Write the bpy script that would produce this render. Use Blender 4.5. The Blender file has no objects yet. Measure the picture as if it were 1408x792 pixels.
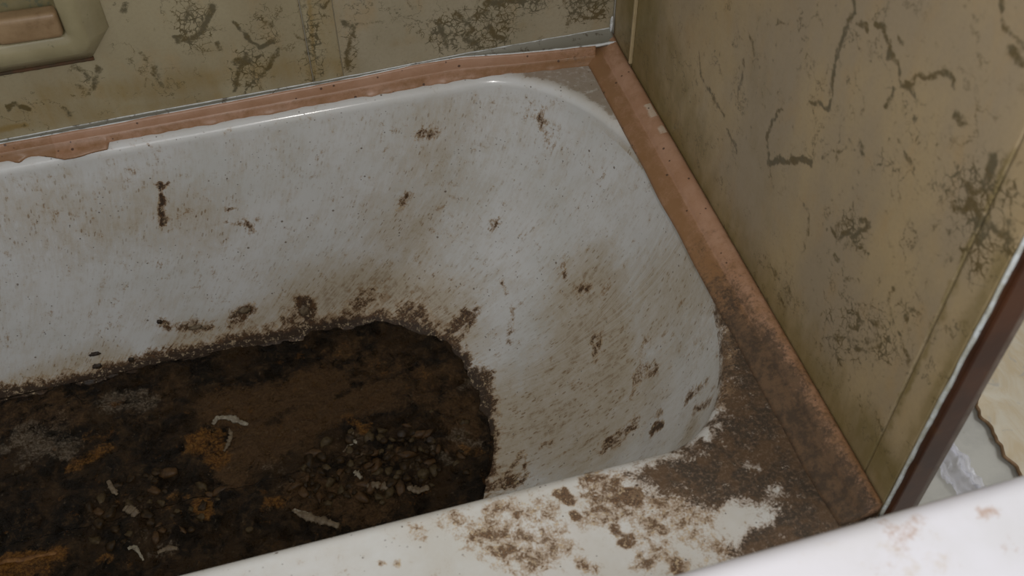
import bpy, bmesh, math, random
import numpy as np
from mathutils import Vector, Matrix, noise
from mathutils.bvhtree import BVHTree

S = bpy.context.scene
C = S.collection
# ------------------------------------------------------------------ camera (world: corner of bath and walls at 0,0,0; z=0 is the bath rim)
cam = bpy.data.cameras.new('camera'); camo = bpy.data.objects.new('camera', cam); C.objects.link(camo)
AX = [(0.962428, -0.271454, -0.006638), (0.209494, 0.726757, 0.654168), (-0.172753, -0.63098, 0.75632)]
camo.matrix_world = Matrix(((AX[0][0], AX[1][0], AX[2][0], (-0.41729, -1.03369, 0.81326)[0]), (AX[0][1], AX[1][1], AX[2][1], (-0.41729, -1.03369, 0.81326)[1]), (AX[0][2], AX[1][2], AX[2][2], (-0.41729, -1.03369, 0.81326)[2]), (0, 0, 0, 1)))
cam.sensor_width = 36; cam.lens = 37.0269; cam.clip_start = .02
cam.dof.use_dof = True; cam.dof.focus_distance = 1.22; cam.dof.aperture_fstop = 9
S.camera = camo
# ------------------------------------------------------------------ world and lights
W = bpy.data.worlds.new('world'); S.world = W; W.use_nodes = True
W.node_tree.nodes['Background'].inputs[0].default_value = (.95, .96, 1.0, 1)
W.node_tree.nodes['Background'].inputs[1].default_value = .42
def area(name, loc, target, size, power, col, shape='RECTANGLE', sy=None):
    l = bpy.data.lights.new(name, 'AREA'); l.shape = shape; l.size = size
    if sy: l.size_y = sy
    l.energy = power; l.color = col
    o = bpy.data.objects.new(name, l); C.objects.link(o); o.location = loc
    o.rotation_euler = (Vector(target)-Vector(loc)).to_track_quat('-Z', 'Y').to_euler(); return o
area('flash', (-.38, -1.02, .88), (-.30, -.40, -.1), .05, 2.6, (1, .97, .93), 'DISK')
area('window_light', (-.9, -2.3, 1.5), (-.4, -.3, 0), .9, 5.0, (.98, .98, 1), sy=.9)
area('beyond_fill', (1.0, -1.3, 1.3), (.5, -.3, -.5), .7, 12.0, (.97, .98, 1), sy=.7)  # added fill lamp, brightens the floor beyond the post
S.view_settings.view_transform = 'Standard'; S.view_settings.look = 'None'
S.view_settings.exposure = 0.22; S.view_settings.gamma = 1.0; S.view_settings.use_curve_mapping = False

# stains and veins, as metres in the place: (points, radius, softness, strength)
TUB_BROWN = [([(-0.8641,-0.0631,-0.343),(-0.8114,-0.066,-0.352),(-0.7621,-0.0655,-0.3505),(-0.6741,-0.0641,-0.346),(-0.5752,-0.0636,-0.3445),(-0.4954,-0.0646,-0.3475),(-0.4233,-0.065,-0.349),(-0.3524,-0.0767,-0.3505),(-0.2966,-0.1084,-0.349),(-0.2611,-0.1621,-0.352),(-0.2455,-0.2109,-0.3505),(-0.2434,-0.256,-0.349),(-0.2602,-0.3181,-0.352),(-0.2826,-0.3715,-0.352)],0.007,0.026,1.12),([(-0.4454,-0.0517,-0.2993),(-0.4457,-0.057,-0.323),(-0.4433,-0.0646,-0.3475)],0.006,0.014,0.95),([(-0.5383,-0.0508,-0.2951),(-0.5187,-0.0499,-0.2909)],0.004,0.012,0.95),([(-0.5187,-0.0499,-0.2909),(-0.5482,-0.0538,-0.3098)],0.003,0.012,0.8),([(-0.6125,-0.0512,-0.2972),(-0.5807,-0.053,-0.3057)],0.003,0.014,0.8),([(-0.6347,-0.0482,-0.2823),(-0.6291,-0.0508,-0.2951)],0.002,0.009,0.85),([(-0.469,-0.057,-0.323),(-0.4526,-0.0622,-0.34)],0.008,0.02,0.75),([(-0.2771,-0.1351,-0.352),(-0.2544,-0.1241,-0.3324),(-0.2331,-0.1212,-0.3158)],0.003,0.012,0.8),([(-0.252,-0.1448,-0.34),(-0.2196,-0.1277,-0.3078)],0.002,0.01,0.65),([(-0.3099,-0.0799,-0.3339),(-0.2997,-0.1014,-0.346),(-0.2796,-0.1287,-0.3505)],0.008,0.02,0.78),([(-0.2597,-0.2453,-0.359),(-0.2316,-0.2151,-0.3415)],0.008,0.014,0.95),([(-0.388,-0.0579,-0.3262),(-0.3539,-0.0538,-0.3098)],0.008,0.022,0.6),([(-0.2952,-0.0868,-0.3324),(-0.287,-0.1151,-0.3475)],0.006,0.02,0.75),([(-0.5805,-0.0226,-0.0644),(-0.5846,-0.0239,-0.0847),(-0.5926,-0.0272,-0.1277)],0.0015,0.005,1.0),([(-0.5875,-0.0226,-0.0644),(-0.5836,-0.0236,-0.08)],0.001,0.004,0.8),([(-0.5711,-0.0226,-0.0644),(-0.5841,-0.0237,-0.0824)],0.001,0.004,0.8),([(-0.2605,-0.0227,-0.0664),(-0.2448,-0.0229,-0.0686)],0.004,0.012,0.66),([(-0.4966,-0.0284,-0.1418),(-0.491,-0.0306,-0.1642)],0.002,0.008,0.62),([(-0.5171,-0.0284,-0.1418),(-0.4982,-0.0295,-0.153)],0.001,0.004,0.7),([(-0.5116,-0.0269,-0.1249),(-0.5047,-0.0269,-0.1249)],0.001,0.004,0.7),([(-0.2982,-0.0321,-0.1777),(-0.2824,-0.0298,-0.1558)],0.002,0.007,0.72),([(-0.2492,-0.0344,-0.1933),(-0.2362,-0.0342,-0.1855)],0.001,0.006,0.6),([(-0.1813,-0.0707,-0.2114),(-0.1711,-0.0693,-0.1959)],0.001,0.005,0.7),([(-0.1798,-0.134,-0.2713),(-0.1816,-0.1182,-0.262)],0.001,0.005,0.65),([(-0.2359,-0.1267,-0.3213),(-0.2199,-0.1241,-0.3057)],0.002,0.007,0.7),([(-0.1118,-0.1699,-0.2011),(-0.1123,-0.1797,-0.2062)],0.002,0.006,0.75),([(-0.1037,-0.2129,-0.2036),(-0.0927,-0.2221,-0.1881)],0.003,0.012,0.62),([(-0.0862,-0.2417,-0.1803),(-0.08,-0.2455,-0.1696)],0.003,0.012,0.6),([(-0.1057,-0.2873,-0.2114),(-0.111,-0.3025,-0.219)],0.006,0.01,0.66),([(-0.2215,-0.3539,-0.323),(-0.2408,-0.3681,-0.3309),(-0.2553,-0.3806,-0.3354)],0.002,0.008,0.72),([(-0.2191,-0.3618,-0.3195),(-0.2256,-0.3836,-0.3177)],0.001,0.006,0.7),([(-0.1046,-0.4656,-0.153),(-0.0971,-0.4706,-0.1361)],0.003,0.006,0.92),([(-0.0962,-0.454,-0.1474),(-0.0924,-0.4523,-0.1418)],0.002,0.007,0.7),([(-0.1418,-0.4275,-0.224),(-0.1287,-0.4318,-0.2062),(-0.1131,-0.4338,-0.1855)],0.004,0.014,0.66),([(-0.1364,-0.4444,-0.2088),(-0.1303,-0.4403,-0.2036)],0.002,0.006,0.7),([(-0.0766,-0.4767,-0.0894),(-0.0711,-0.481,-0.0708),(-0.0661,-0.4877,-0.0494)],0.002,0.01,0.78),([(-0.0829,-0.5031,-0.0731),(-0.0779,-0.5184,-0.0368)],0.002,0.008,0.72),([(-0.09,-0.3792,-0.175),(-0.0765,-0.3938,-0.1446)],0.003,0.012,0.66),([(-0.0999,-0.3915,-0.1855),(-0.0903,-0.3887,-0.1723)],0.002,0.009,0.6),([(-0.0806,-0.3604,-0.1642),(-0.0716,-0.3544,-0.1474)],0.002,0.01,0.55),([(-0.1923,-0.1895,-0.3078),(-0.1758,-0.1588,-0.2802)],0.001,0.008,0.5),([(-0.2503,-0.2746,-0.352),(-0.2451,-0.2876,-0.3475)],0.003,0.006,0.85),([(-0.2298,-0.3924,-0.3177),(-0.2627,-0.3781,-0.34)],0.004,0.014,0.75),([(-0.2727,-0.3748,-0.346),(-0.2764,-0.3594,-0.352)],0.006,0.012,0.8),([(-0.1969,-0.3628,-0.3015),(-0.1882,-0.366,-0.293)],0.001,0.006,0.7),([(-0.0163,-0.2771,-0.0002),(-0.0232,-0.3545,-0.0035)],0.002,0.012,0.5),([(-0.0258,-0.3542,-0.0074),(-0.0303,-0.414,-0.0035),(-0.04,-0.4495,-0.0053)],0.004,0.014,0.62),([(-0.1121,-0.0538,-0.0382),(-0.1059,-0.0695,-0.0686)],0.001,0.02,0.45),([(-0.0403,-0.4617,-0.002),(-0.0632,-0.5197,-0.0009),(-0.0758,-0.5388,-0.0009)],0.006,0.014,0.85),([(-0.3104,-0.6049,0.0),(-0.3093,-0.6247,0.0),(-0.3082,-0.6326,0.0)],0.012,0.022,0.62),([(-0.2779,-0.6128,0.0),(-0.2816,-0.6386,0.0),(-0.2991,-0.6405,0.0)],0.01,0.022,0.56),([(-0.35,-0.593,0.0),(-0.3432,-0.6049,0.0)],0.004,0.018,0.54),([(-0.3437,-0.6108,0.0),(-0.3189,-0.6326,0.0)],0.006,0.018,0.52),([(-0.3376,-0.6187,0.0),(-0.3312,-0.6306,0.0)],0.003,0.012,0.52),([(-0.2186,-0.6009,0.0),(-0.2094,-0.6167,0.0),(-0.2183,-0.6207,0.0)],0.014,0.018,0.66),([(-0.2314,-0.6207,0.0),(-0.2196,-0.6326,0.0)],0.008,0.02,0.48),([(-0.2527,-0.5969,0.0),(-0.2498,-0.6049,0.0)],0.003,0.005,1.0),([(-0.2591,-0.593,0.0),(-0.2566,-0.593,0.0)],0.0015,0.004,1.0),([(-0.2497,-0.6207,0.0),(-0.249,-0.6187,0.0)],0.002,0.004,0.95),([(-0.2226,-0.6405,0.0),(-0.2176,-0.6485,0.0),(-0.2128,-0.6564,0.0)],0.003,0.006,0.95),([(-0.1986,-0.6148,0.0),(-0.1964,-0.6167,0.0)],0.007,0.006,1.1),([(-0.2585,-0.6623,0.0),(-0.2551,-0.6663,0.0)],0.004,0.008,0.62),([(-0.2102,-0.6742,0.0),(-0.2065,-0.6782,0.0)],0.005,0.01,0.62),([(-0.1823,-0.6881,0.0),(-0.1796,-0.6941,0.0)],0.004,0.006,0.9),([(-0.1947,-0.6465,0.0),(-0.1936,-0.6703,0.0)],0.006,0.02,0.5),([(-0.1576,-0.6742,0.0),(-0.1462,-0.6881,0.0)],0.008,0.02,0.44),([(-0.4068,-0.6207,0.0),(-0.4054,-0.6187,0.0)],0.001,0.005,0.62),([(-0.4184,-0.6187,0.0),(-0.4184,-0.6187,0.0)],0.001,0.004,0.9),([(-0.1551,-0.6326,0.0),(-0.1857,-0.6445,0.0),(-0.1557,-0.6544,0.0)],0.008,0.03,0.5),([(-0.3855,-0.5949,0.0),(-0.3803,-0.5989,0.0)],0.002,0.008,0.47)]
TUB_FILM = [([(-0.4471,-0.0552,-0.3158),(-0.3434,-0.0532,-0.3057),(-0.2726,-0.1045,-0.3324)],0.02,0.08,0.75),([(-0.6192,-0.0565,-0.3213),(-0.5196,-0.057,-0.323),(-0.4411,-0.0593,-0.3309)],0.008,0.04,0.6),([(-0.2233,-0.2715,-0.3354),(-0.2466,-0.3555,-0.3369)],0.02,0.05,0.6),([(-0.1024,-0.2495,-0.2062),(-0.1142,-0.3404,-0.219),(-0.1702,-0.3212,-0.2866)],0.05,0.06,0.62),([(-0.0938,-0.4032,-0.1723),(-0.1625,-0.4114,-0.2526)],0.02,0.06,0.5),([(-0.288,-0.0342,-0.1933),(-0.3073,-0.0734,-0.3262)],0.02,0.08,0.38),([(-0.7214,-0.0237,-0.0824),(-0.5597,-0.0269,-0.1249)],0.02,0.06,0.33),([(-0.8239,-0.0612,-0.3369),(-0.718,-0.0589,-0.3294)],0.01,0.04,0.6),([(-0.8686,-0.066,-0.352),(-0.8137,-0.078,-0.359)],0.01,0.03,0.6),([(-0.0549,-0.3298,-0.114),(-0.031,-0.3709,-0.0275)],0.03,0.06,0.45),([(-0.2365,-0.0226,-0.0644),(-0.2423,-0.0267,-0.1221)],0.01,0.08,0.3),([(-0.5285,-0.579,-0.0053),(-0.4319,-0.6088,0.0)],0.03,0.06,0.2),([(-0.3413,-0.6009,0.0),(-0.2742,-0.6346,0.0),(-0.1987,-0.6425,0.0)],0.04,0.06,0.42),([(-0.1565,-0.6386,0.0),(-0.1632,-0.6861,0.0)],0.03,0.05,0.6),([(-0.0945,-0.523,-0.0708),(-0.173,-0.5766,-0.0205)],0.006,0.02,0.5),([(-0.0241,-0.1211,0.0),(-0.0255,-0.2213,-0.0035),(-0.0227,-0.3423,-0.0035)],0.004,0.02,0.6)]
DECK_CLEAR = [([(-0.0757,-0.6418,0.0),(-0.0803,-0.6575,0.0),(-0.0881,-0.6626,0.0)],0.004,0.016,0.62),([(-0.0868,-0.6141,0.0),(-0.0787,-0.618,0.0)],0.003,0.01,0.55),([(-0.1049,-0.6578,0.0),(-0.1271,-0.6623,0.0)],0.004,0.02,0.5),([(-0.0576,-0.6225,0.0),(-0.0551,-0.6248,0.0)],0.003,0.008,0.5),([(-0.1116,-0.5422,0.0),(-0.1093,-0.58,0.0)],0.001,0.006,0.4)]
DECK_DARK = [(-0.0323,-0.4318),(-0.0152,-0.4216),(-0.0144,-0.49),(-0.008,-0.5719),(-0.0018,-0.6385),(0.0139,-0.6881),(-0.0116,-0.7094),(-0.107,-0.7063),(-0.135,-0.6881),(-0.118,-0.672),(-0.1019,-0.6586),(-0.1187,-0.6428),(-0.13,-0.6455),(-0.146,-0.6351),(-0.1732,-0.6184),(-0.1859,-0.6072),(-0.1875,-0.5969),(-0.1645,-0.5958),(-0.1301,-0.5876),(-0.0984,-0.5709),(-0.0792,-0.5515),(-0.0633,-0.5215),(-0.0458,-0.481)]
DECK_GREY = [(-0.1447,-0.0007),(-0.0458,-0.0188),(-0.02,-0.0416),(-0.0249,-0.2077),(-0.0356,-0.2007),(-0.0426,-0.1457),(-0.0618,-0.0956),(-0.0863,-0.0567),(-0.1243,-0.0278)]
BACK = [([(-0.4517,0.0,0.1263),(-0.4429,0.0,0.1101),(-0.4373,0.0,0.0972),(-0.4285,0.0,0.0875)],0.0012,0.004,0.95),([(-0.4285,0.0,0.0875),(-0.4135,0.0,0.0924)],0.0025,0.004,0.95),([(-0.416,0.0,0.1193),(-0.4122,0.0,0.1137)],0.002,0.005,0.8),([(-0.4687,0.0,0.1502),(-0.4772,0.0,0.1332),(-0.4943,0.0,0.1137),(-0.5143,0.0,0.1129)],0.002,0.006,0.95),([(-0.4905,0.0,0.1571),(-0.5009,0.0,0.136)],0.001,0.005,0.8),([(-0.5165,0.0,0.1201),(-0.504,0.0,0.1127)],0.002,0.004,0.9),([(-0.4446,0.0,0.0807),(-0.458,0.0,0.0632),(-0.4626,0.0,0.0485),(-0.469,0.0,0.034)],0.0012,0.005,0.95),([(-0.4098,0.0,0.0806),(-0.4214,0.0,0.0626),(-0.4342,0.0,0.0476)],0.0015,0.005,0.85),([(-0.4584,0.0,0.0735),(-0.4459,0.0,0.0739)],0.004,0.005,0.9),([(-0.4435,0.0,0.0652),(-0.4433,0.0,0.0443)],0.001,0.005,0.7),([(-0.5537,0.0,0.1691),(-0.5616,0.0,0.1598)],0.0015,0.005,0.75),([(-0.6296,0.0,0.1048),(-0.6207,0.0,0.096),(-0.6193,0.0,0.0827)],0.0015,0.005,0.8),([(-0.6047,0.0,0.0975),(-0.6119,0.0,0.0811),(-0.6244,0.0,0.0656)],0.0015,0.006,0.8),([(-0.6319,0.0,0.0774),(-0.6214,0.0,0.068)],0.002,0.006,0.6),([(-0.7104,0.0,0.0655),(-0.703,0.0,0.0689)],0.002,0.004,1.0),([(-0.6986,0.0,0.0638),(-0.6909,0.0,0.059)],0.002,0.004,1.0),([(-0.7106,0.0,0.0604),(-0.7051,0.0,0.0694)],0.001,0.004,0.9),([(-0.6556,0.0,0.0519),(-0.6519,0.0,0.0384)],0.001,0.005,0.8),([(-0.558,0.0,0.1112),(-0.5545,0.0,0.0948),(-0.5552,0.0,0.1008)],0.0015,0.006,0.7),([(-0.5474,0.0,0.0853),(-0.5483,0.0,0.0724),(-0.5462,0.0,0.0585)],0.002,0.007,0.75),([(-0.5743,0.0,0.1029),(-0.5674,0.0,0.0995)],0.001,0.005,0.6),([(-0.473,0.0,0.1015),(-0.473,0.0,0.0936)],0.002,0.005,0.8),([(-0.5139,0.0,0.0981),(-0.4905,0.0,0.0953)],0.001,0.005,0.6),([(-0.357,0.0,0.1318),(-0.3507,0.0,0.1239),(-0.3438,0.0,0.1321)],0.001,0.004,0.8),([(-0.3859,0.0,0.0938),(-0.3683,0.0,0.0781),(-0.3614,0.0,0.0788)],0.001,0.004,0.75),([(-0.3797,0.0,0.0693),(-0.3657,0.0,0.0612)],0.001,0.004,0.8),([(-0.3328,0.0,0.103),(-0.3214,0.0,0.0928),(-0.326,0.0,0.0766),(-0.3333,0.0,0.0523),(-0.3344,0.0,0.0367)],0.0015,0.006,0.85),([(-0.3208,0.0,0.0977),(-0.2872,0.0,0.094)],0.001,0.005,0.7),([(-0.2988,0.0,0.066),(-0.2935,0.0,0.0751)],0.001,0.004,0.6),([(-0.2688,0.0,0.1082),(-0.2685,0.0,0.1023)],0.001,0.004,0.6),([(-0.2206,0.0,0.081),(-0.2157,0.0,0.0595),(-0.2122,0.0,0.043)],0.0015,0.006,0.85),([(-0.1966,0.0,0.0864),(-0.1798,0.0,0.0627),(-0.1892,0.0,0.052),(-0.176,0.0,0.0409)],0.0015,0.006,0.9),([(-0.16,0.0,0.0608),(-0.153,0.0,0.0468),(-0.1439,0.0,0.0429)],0.0025,0.005,0.9),([(-0.1836,0.0,0.0788),(-0.1612,0.0,0.0846),(-0.16,0.0,0.0608)],0.001,0.004,0.8),([(-0.1627,0.0,0.0949),(-0.1432,0.0,0.0942),(-0.1164,0.0,0.0902)],0.0025,0.005,1.0),([(-0.1344,0.0,0.0845),(-0.1236,0.0,0.0515)],0.001,0.004,0.6),([(-0.0568,0.0,0.0748),(-0.0469,0.0,0.0574),(-0.0342,0.0,0.0476)],0.001,0.005,0.85),([(-0.0371,0.0,0.0492),(-0.0248,0.0,0.0489),(-0.0158,0.0,0.0556)],0.002,0.004,1.0),([(-0.0605,0.0,0.0464),(-0.0578,0.0,0.049)],0.002,0.004,0.8),([(-0.0447,0.0,0.0725),(-0.0147,0.0,0.0689)],0.002,0.006,0.7),([(-0.2552,0.0,0.1173),(-0.2477,0.0,0.1042)],0.001,0.005,0.7),([(-0.3916,0.0,0.1241),(-0.39,0.0,0.1093)],0.001,0.005,0.5),([(-0.1893,0.0,0.0489),(-0.1806,0.0,0.0397),(-0.1695,0.0,0.0449)],0.001,0.005,0.8)]
BACK_CLOUD = [([(-0.4913,0.0,0.1434),(-0.4966,0.0,0.1209)],0.012,0.03,0.9),([(-0.4425,0.0,0.0701),(-0.4504,0.0,0.0511)],0.012,0.03,0.9),([(-0.4151,0.0,0.1287),(-0.4163,0.0,0.0999)],0.008,0.025,0.7),([(-0.3624,0.0,0.1281),(-0.374,0.0,0.0399)],0.008,0.03,0.75),([(-0.3258,0.0,0.0917),(-0.3338,0.0,0.0419)],0.006,0.02,0.7),([(-0.2066,0.0,0.0628),(-0.1528,0.0,0.0573)],0.02,0.035,0.95),([(-0.152,0.0,0.0979),(-0.1073,0.0,0.0844)],0.008,0.03,0.9),([(-0.0426,0.0,0.067),(-0.0238,0.0,0.0634)],0.012,0.03,0.95),([(-0.6259,0.0,0.0791),(-0.612,0.0,0.0862)],0.008,0.02,0.6),([(-0.5522,0.0,0.0883),(-0.5496,0.0,0.0675)],0.006,0.02,0.5)]
END = [([(0.0,-0.4614,0.3663),(0.0,-0.4675,0.3609),(0.0,-0.4637,0.3457),(0.0,-0.4613,0.3196),(0.0,-0.4631,0.3086),(0.0,-0.4659,0.2953),(0.0,-0.4703,0.2785),(0.0,-0.4697,0.2693),(0.0,-0.457,0.2667),(0.0,-0.444,0.258)],0.0008,0.005,0.95),([(0.0,-0.4591,0.3194),(0.0,-0.4619,0.3111)],0.0012,0.004,0.9),([(0.0,-0.4752,0.3566),(0.0,-0.4827,0.3592),(0.0,-0.4895,0.3587)],0.0008,0.004,0.9),([(0.0,-0.4945,0.3677),(0.0,-0.5037,0.3721),(0.0,-0.5135,0.3672),(0.0,-0.5215,0.3599),(0.0,-0.5314,0.3584)],0.0008,0.005,0.95),([(0.0,-0.52,0.3588),(0.0,-0.5297,0.3596)],0.0019,0.004,0.9),([(0.0,-0.5348,0.3559),(0.0,-0.541,0.3517),(0.0,-0.549,0.3552),(0.0,-0.5553,0.3649),(-0.0,-0.563,0.3682),(0.0,-0.5661,0.376),(0.0,-0.5814,0.3885),(0.0,-0.5897,0.3848)],0.0009,0.005,0.9),([(0.0,-0.5495,0.3544),(0.0,-0.5618,0.3532),(0.0,-0.5699,0.3557)],0.0006,0.005,0.8),([(0.0,-0.5363,0.3379),(0.0,-0.5338,0.3268)],0.0015,0.004,0.9),([(0.0,-0.5226,0.3766),(-0.0,-0.5276,0.3765)],0.0015,0.004,0.9),([(0.0,-0.5639,0.337),(0.0,-0.5694,0.3395)],0.0012,0.004,0.8),([(0.0,-0.601,0.3699),(0.0,-0.6056,0.3694)],0.0022,0.005,0.9),([(0.0,-0.2393,0.159),(0.0,-0.2497,0.1393),(0.0,-0.2657,0.1375),(-0.0,-0.2823,0.1382),(-0.0,-0.3038,0.1348)],0.0008,0.005,0.85),([(-0.0,-0.2912,0.1341),(0.0,-0.3099,0.1378)],0.0012,0.004,0.8),([(0.0,-0.3215,0.1259),(0.0,-0.3324,0.1255),(0.0,-0.346,0.122)],0.0009,0.005,0.8),([(0.0,-0.3257,0.2142),(0.0,-0.3305,0.1935),(0.0,-0.3273,0.18),(0.0,-0.3338,0.1675)],0.0008,0.005,0.75),([(0.0,-0.3265,0.2452),(0.0,-0.3363,0.2402),(0.0,-0.3434,0.2342)],0.0008,0.006,0.75),([(0.0,-0.252,0.2192),(0.0,-0.2642,0.215)],0.0019,0.006,0.55),([(0.0,-0.3676,0.2844),(0.0,-0.381,0.2926)],0.0006,0.004,0.8),([(0.0,-0.4042,0.1549),(0.0,-0.3936,0.1767),(0.0,-0.3949,0.1991),(0.0,-0.399,0.2107),(0.0,-0.4089,0.2218)],0.0006,0.004,0.9),([(0.0,-0.4034,0.1568),(0.0,-0.4107,0.1543),(0.0,-0.4213,0.1402)],0.0006,0.005,0.8),([(0.0,-0.4062,0.1575),(0.0,-0.4205,0.1744),(0.0,-0.4353,0.1848),(0.0,-0.4477,0.1989),(0.0,-0.4647,0.2104)],0.0019,0.005,1.0),([(0.0,-0.4404,0.2514),(0.0,-0.4484,0.2629),(0.0,-0.4557,0.2611)],0.0006,0.005,0.7),([(0.0,-0.6008,0.4559),(0.0,-0.6082,0.4438),(0.0,-0.614,0.4417),(0.0,-0.6269,0.446)],0.0009,0.005,0.85),([(0.0,-0.6097,0.4438),(0.0,-0.6141,0.4428)],0.0019,0.005,0.9),([(0.0,-0.6245,0.4356),(0.0,-0.6313,0.4354)],0.0025,0.007,0.9),([(-0.0,-0.6393,0.4224),(0.0,-0.6435,0.4192)],0.0019,0.006,0.6),([(0.0,-0.6189,0.407),(0.0,-0.6269,0.4157),(0.0,-0.637,0.4142)],0.0006,0.006,0.5),([(0.0,-0.6438,0.3699),(0.0,-0.6472,0.3601)],0.0031,0.006,1.0),([(0.0,-0.6472,0.3589),(0.0,-0.6437,0.3482),(0.0,-0.6416,0.3346)],0.0012,0.006,0.95),([(-0.0,-0.6312,0.3148),(0.0,-0.6393,0.3192),(0.0,-0.6406,0.3291),(0.0,-0.6509,0.329),(0.0,-0.6579,0.3272)],0.0019,0.006,0.95),([(0.0,-0.6368,0.3354),(0.0,-0.6425,0.3302)],0.0025,0.006,0.9),([(0.0,-0.6126,0.3422),(0.0,-0.6215,0.3391),(0.0,-0.6276,0.3348)],0.0006,0.005,0.6),([(0.0,-0.6134,0.3186),(0.0,-0.6131,0.3094)],0.0006,0.005,0.6),([(0.0,-0.6574,0.328),(0.0,-0.6731,0.3336),(0.0,-0.6835,0.3362)],0.0019,0.007,0.85),([(0.0,-0.6709,0.3412),(0.0,-0.6805,0.3474)],0.0012,0.006,0.7),([(0.0,-0.6574,0.328),(0.0,-0.6651,0.3209)],0.0012,0.006,0.7),([(0.0,-0.4913,0.2454),(0.0,-0.5058,0.2608),(0.0,-0.5185,0.2664)],0.0006,0.004,0.7),([(0.0,-0.5201,0.2723),(0.0,-0.5244,0.273)],0.0019,0.005,0.85),([(0.0,-0.4793,0.2248),(0.0,-0.4845,0.2357)],0.0012,0.005,0.65),([(0.0,-0.5699,0.3078),(0.0,-0.5743,0.309)],0.0019,0.005,0.8),([(0.0,-0.6148,0.3415),(0.0,-0.6181,0.3419)],0.0012,0.005,0.8),([(0.0,-0.517,0.1814),(0.0,-0.528,0.1828),(0.0,-0.5406,0.1981),(0.0,-0.5461,0.1969),(0.0,-0.5498,0.209)],0.0011,0.004,0.95),([(0.0,-0.5498,0.209),(0.0,-0.5601,0.2258),(0.0,-0.553,0.226),(0.0,-0.5448,0.2189)],0.0011,0.004,0.9),([(0.0,-0.5199,0.1808),(0.0,-0.5306,0.1983),(0.0,-0.5378,0.2137),(0.0,-0.5315,0.2239)],0.0006,0.004,0.75),([(0.0,-0.539,0.1811),(0.0,-0.55,0.1966)],0.0012,0.005,0.7),([(0.0,-0.5296,0.1607),(0.0,-0.5437,0.1665)],0.0006,0.004,0.75),([(0.0,-0.462,0.1671),(0.0,-0.4815,0.1678),(0.0,-0.4881,0.1473),(0.0,-0.4906,0.1198)],0.0006,0.005,0.7),([(0.0,-0.4493,0.0624),(0.0,-0.4653,0.0629)],0.0009,0.006,0.75),([(0.0,-0.4861,0.0692),(0.0,-0.4856,0.0454),(0.0,-0.4782,0.0477)],0.0009,0.006,0.7),([(0.0,-0.3571,0.0294),(0.0,-0.3769,0.0361)],0.0012,0.006,0.6),([(0.0,-0.4257,0.0594),(0.0,-0.4337,0.0604)],0.0006,0.006,0.6),([(0.0,-0.5805,0.1433),(0.0,-0.5891,0.1411),(0.0,-0.5865,0.1314),(0.0,-0.578,0.1231)],0.0015,0.005,0.9),([(0.0,-0.5982,0.1566),(0.0,-0.6113,0.1631)],0.0012,0.005,0.8),([(0.0,-0.5661,0.0907),(0.0,-0.5786,0.114),(0.0,-0.5921,0.1128),(0.0,-0.6079,0.1306),(0.0,-0.6188,0.1555)],0.0006,0.005,0.8),([(0.0,-0.5816,0.1078),(0.0,-0.6012,0.1319),(0.0,-0.6129,0.1557)],0.0006,0.005,0.7),([(-0.0,-0.6185,0.2024),(0.0,-0.6266,0.2075),(0.0,-0.6391,0.2135)],0.0009,0.005,0.8),([(0.0,-0.6273,0.2082),(0.0,-0.6311,0.1973)],0.0009,0.005,0.75),([(0.0,-0.6067,0.2061),(0.0,-0.6074,0.1923),(0.0,-0.6182,0.1803)],0.0007,0.005,0.7),([(0.0,-0.6074,0.2027),(0.0,-0.5928,0.2363)],0.0006,0.005,0.5),([(0.0,-0.5537,0.1565),(0.0,-0.5594,0.1654)],0.0009,0.005,0.75),([(0.0,-0.52,0.1089),(0.0,-0.5212,0.1063)],0.0012,0.005,0.6),([(0.0,-0.5576,0.0885),(0.0,-0.5744,0.0678),(0.0,-0.5915,0.0468)],0.0006,0.006,0.6),([(0.0,-0.6302,0.1768),(0.0,-0.6494,0.1717),(0.0,-0.6492,0.164)],0.0009,0.006,0.7),([(0.0,-0.6197,0.3142),(0.0,-0.6059,0.3219)],0.0006,0.006,0.5),([(0.0,-0.6355,0.2947),(0.0,-0.645,0.2863),(0.0,-0.6433,0.2697)],0.0007,0.006,0.6),([(0.0,-0.6292,0.0772),(0.0,-0.6301,0.0995)],0.0006,0.006,0.6),([(0.0,-0.6092,0.0656),(0.0,-0.626,0.0834),(0.0,-0.6415,0.0893)],0.0006,0.006,0.5),([(0.0,-0.5143,0.0575),(0.0,-0.5334,0.0484)],0.0009,0.008,0.55),([(0.0,-0.3524,0.2198),(0.0,-0.3835,0.219),(0.0,-0.4077,0.2313)],0.0006,0.008,0.5)]
END_CLOUD = [([(0.0,-0.2215,0.1417),(0.0,-0.3075,0.1143)],0.01,0.04,0.45),([(0.0,-0.4687,0.2473),(0.0,-0.5372,0.2789)],0.02,0.04,0.4),([(0.0,-0.5583,0.3006),(0.0,-0.6272,0.3473)],0.02,0.04,0.5),([(0.0,-0.6396,0.3262),(0.0,-0.6736,0.3393)],0.02,0.03,0.8),([(0.0,-0.5348,0.2024),(0.0,-0.5498,0.209)],0.008,0.02,0.9),([(0.0,-0.5662,0.0989),(0.0,-0.6129,0.1557)],0.02,0.03,0.7),([(0.0,-0.6669,0.2949),(0.0,-0.6685,0.3209)],0.012,0.02,0.8),([(0.0,-0.641,0.2931),(0.0,-0.6274,0.3008)],0.01,0.03,0.5),([(0.0,-0.4445,0.0738),(0.0,-0.5303,0.0867)],0.02,0.04,0.4),([(-0.0,-0.3684,0.0489),(0.0,-0.5238,0.0365)],0.006,0.02,0.45),([(0.0,-0.6248,0.1968),(0.0,-0.635,0.2171)],0.01,0.02,0.5),([(0.0,-0.6562,0.0729),(0.0,-0.6292,0.0772)],0.01,0.03,0.5)]
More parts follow.
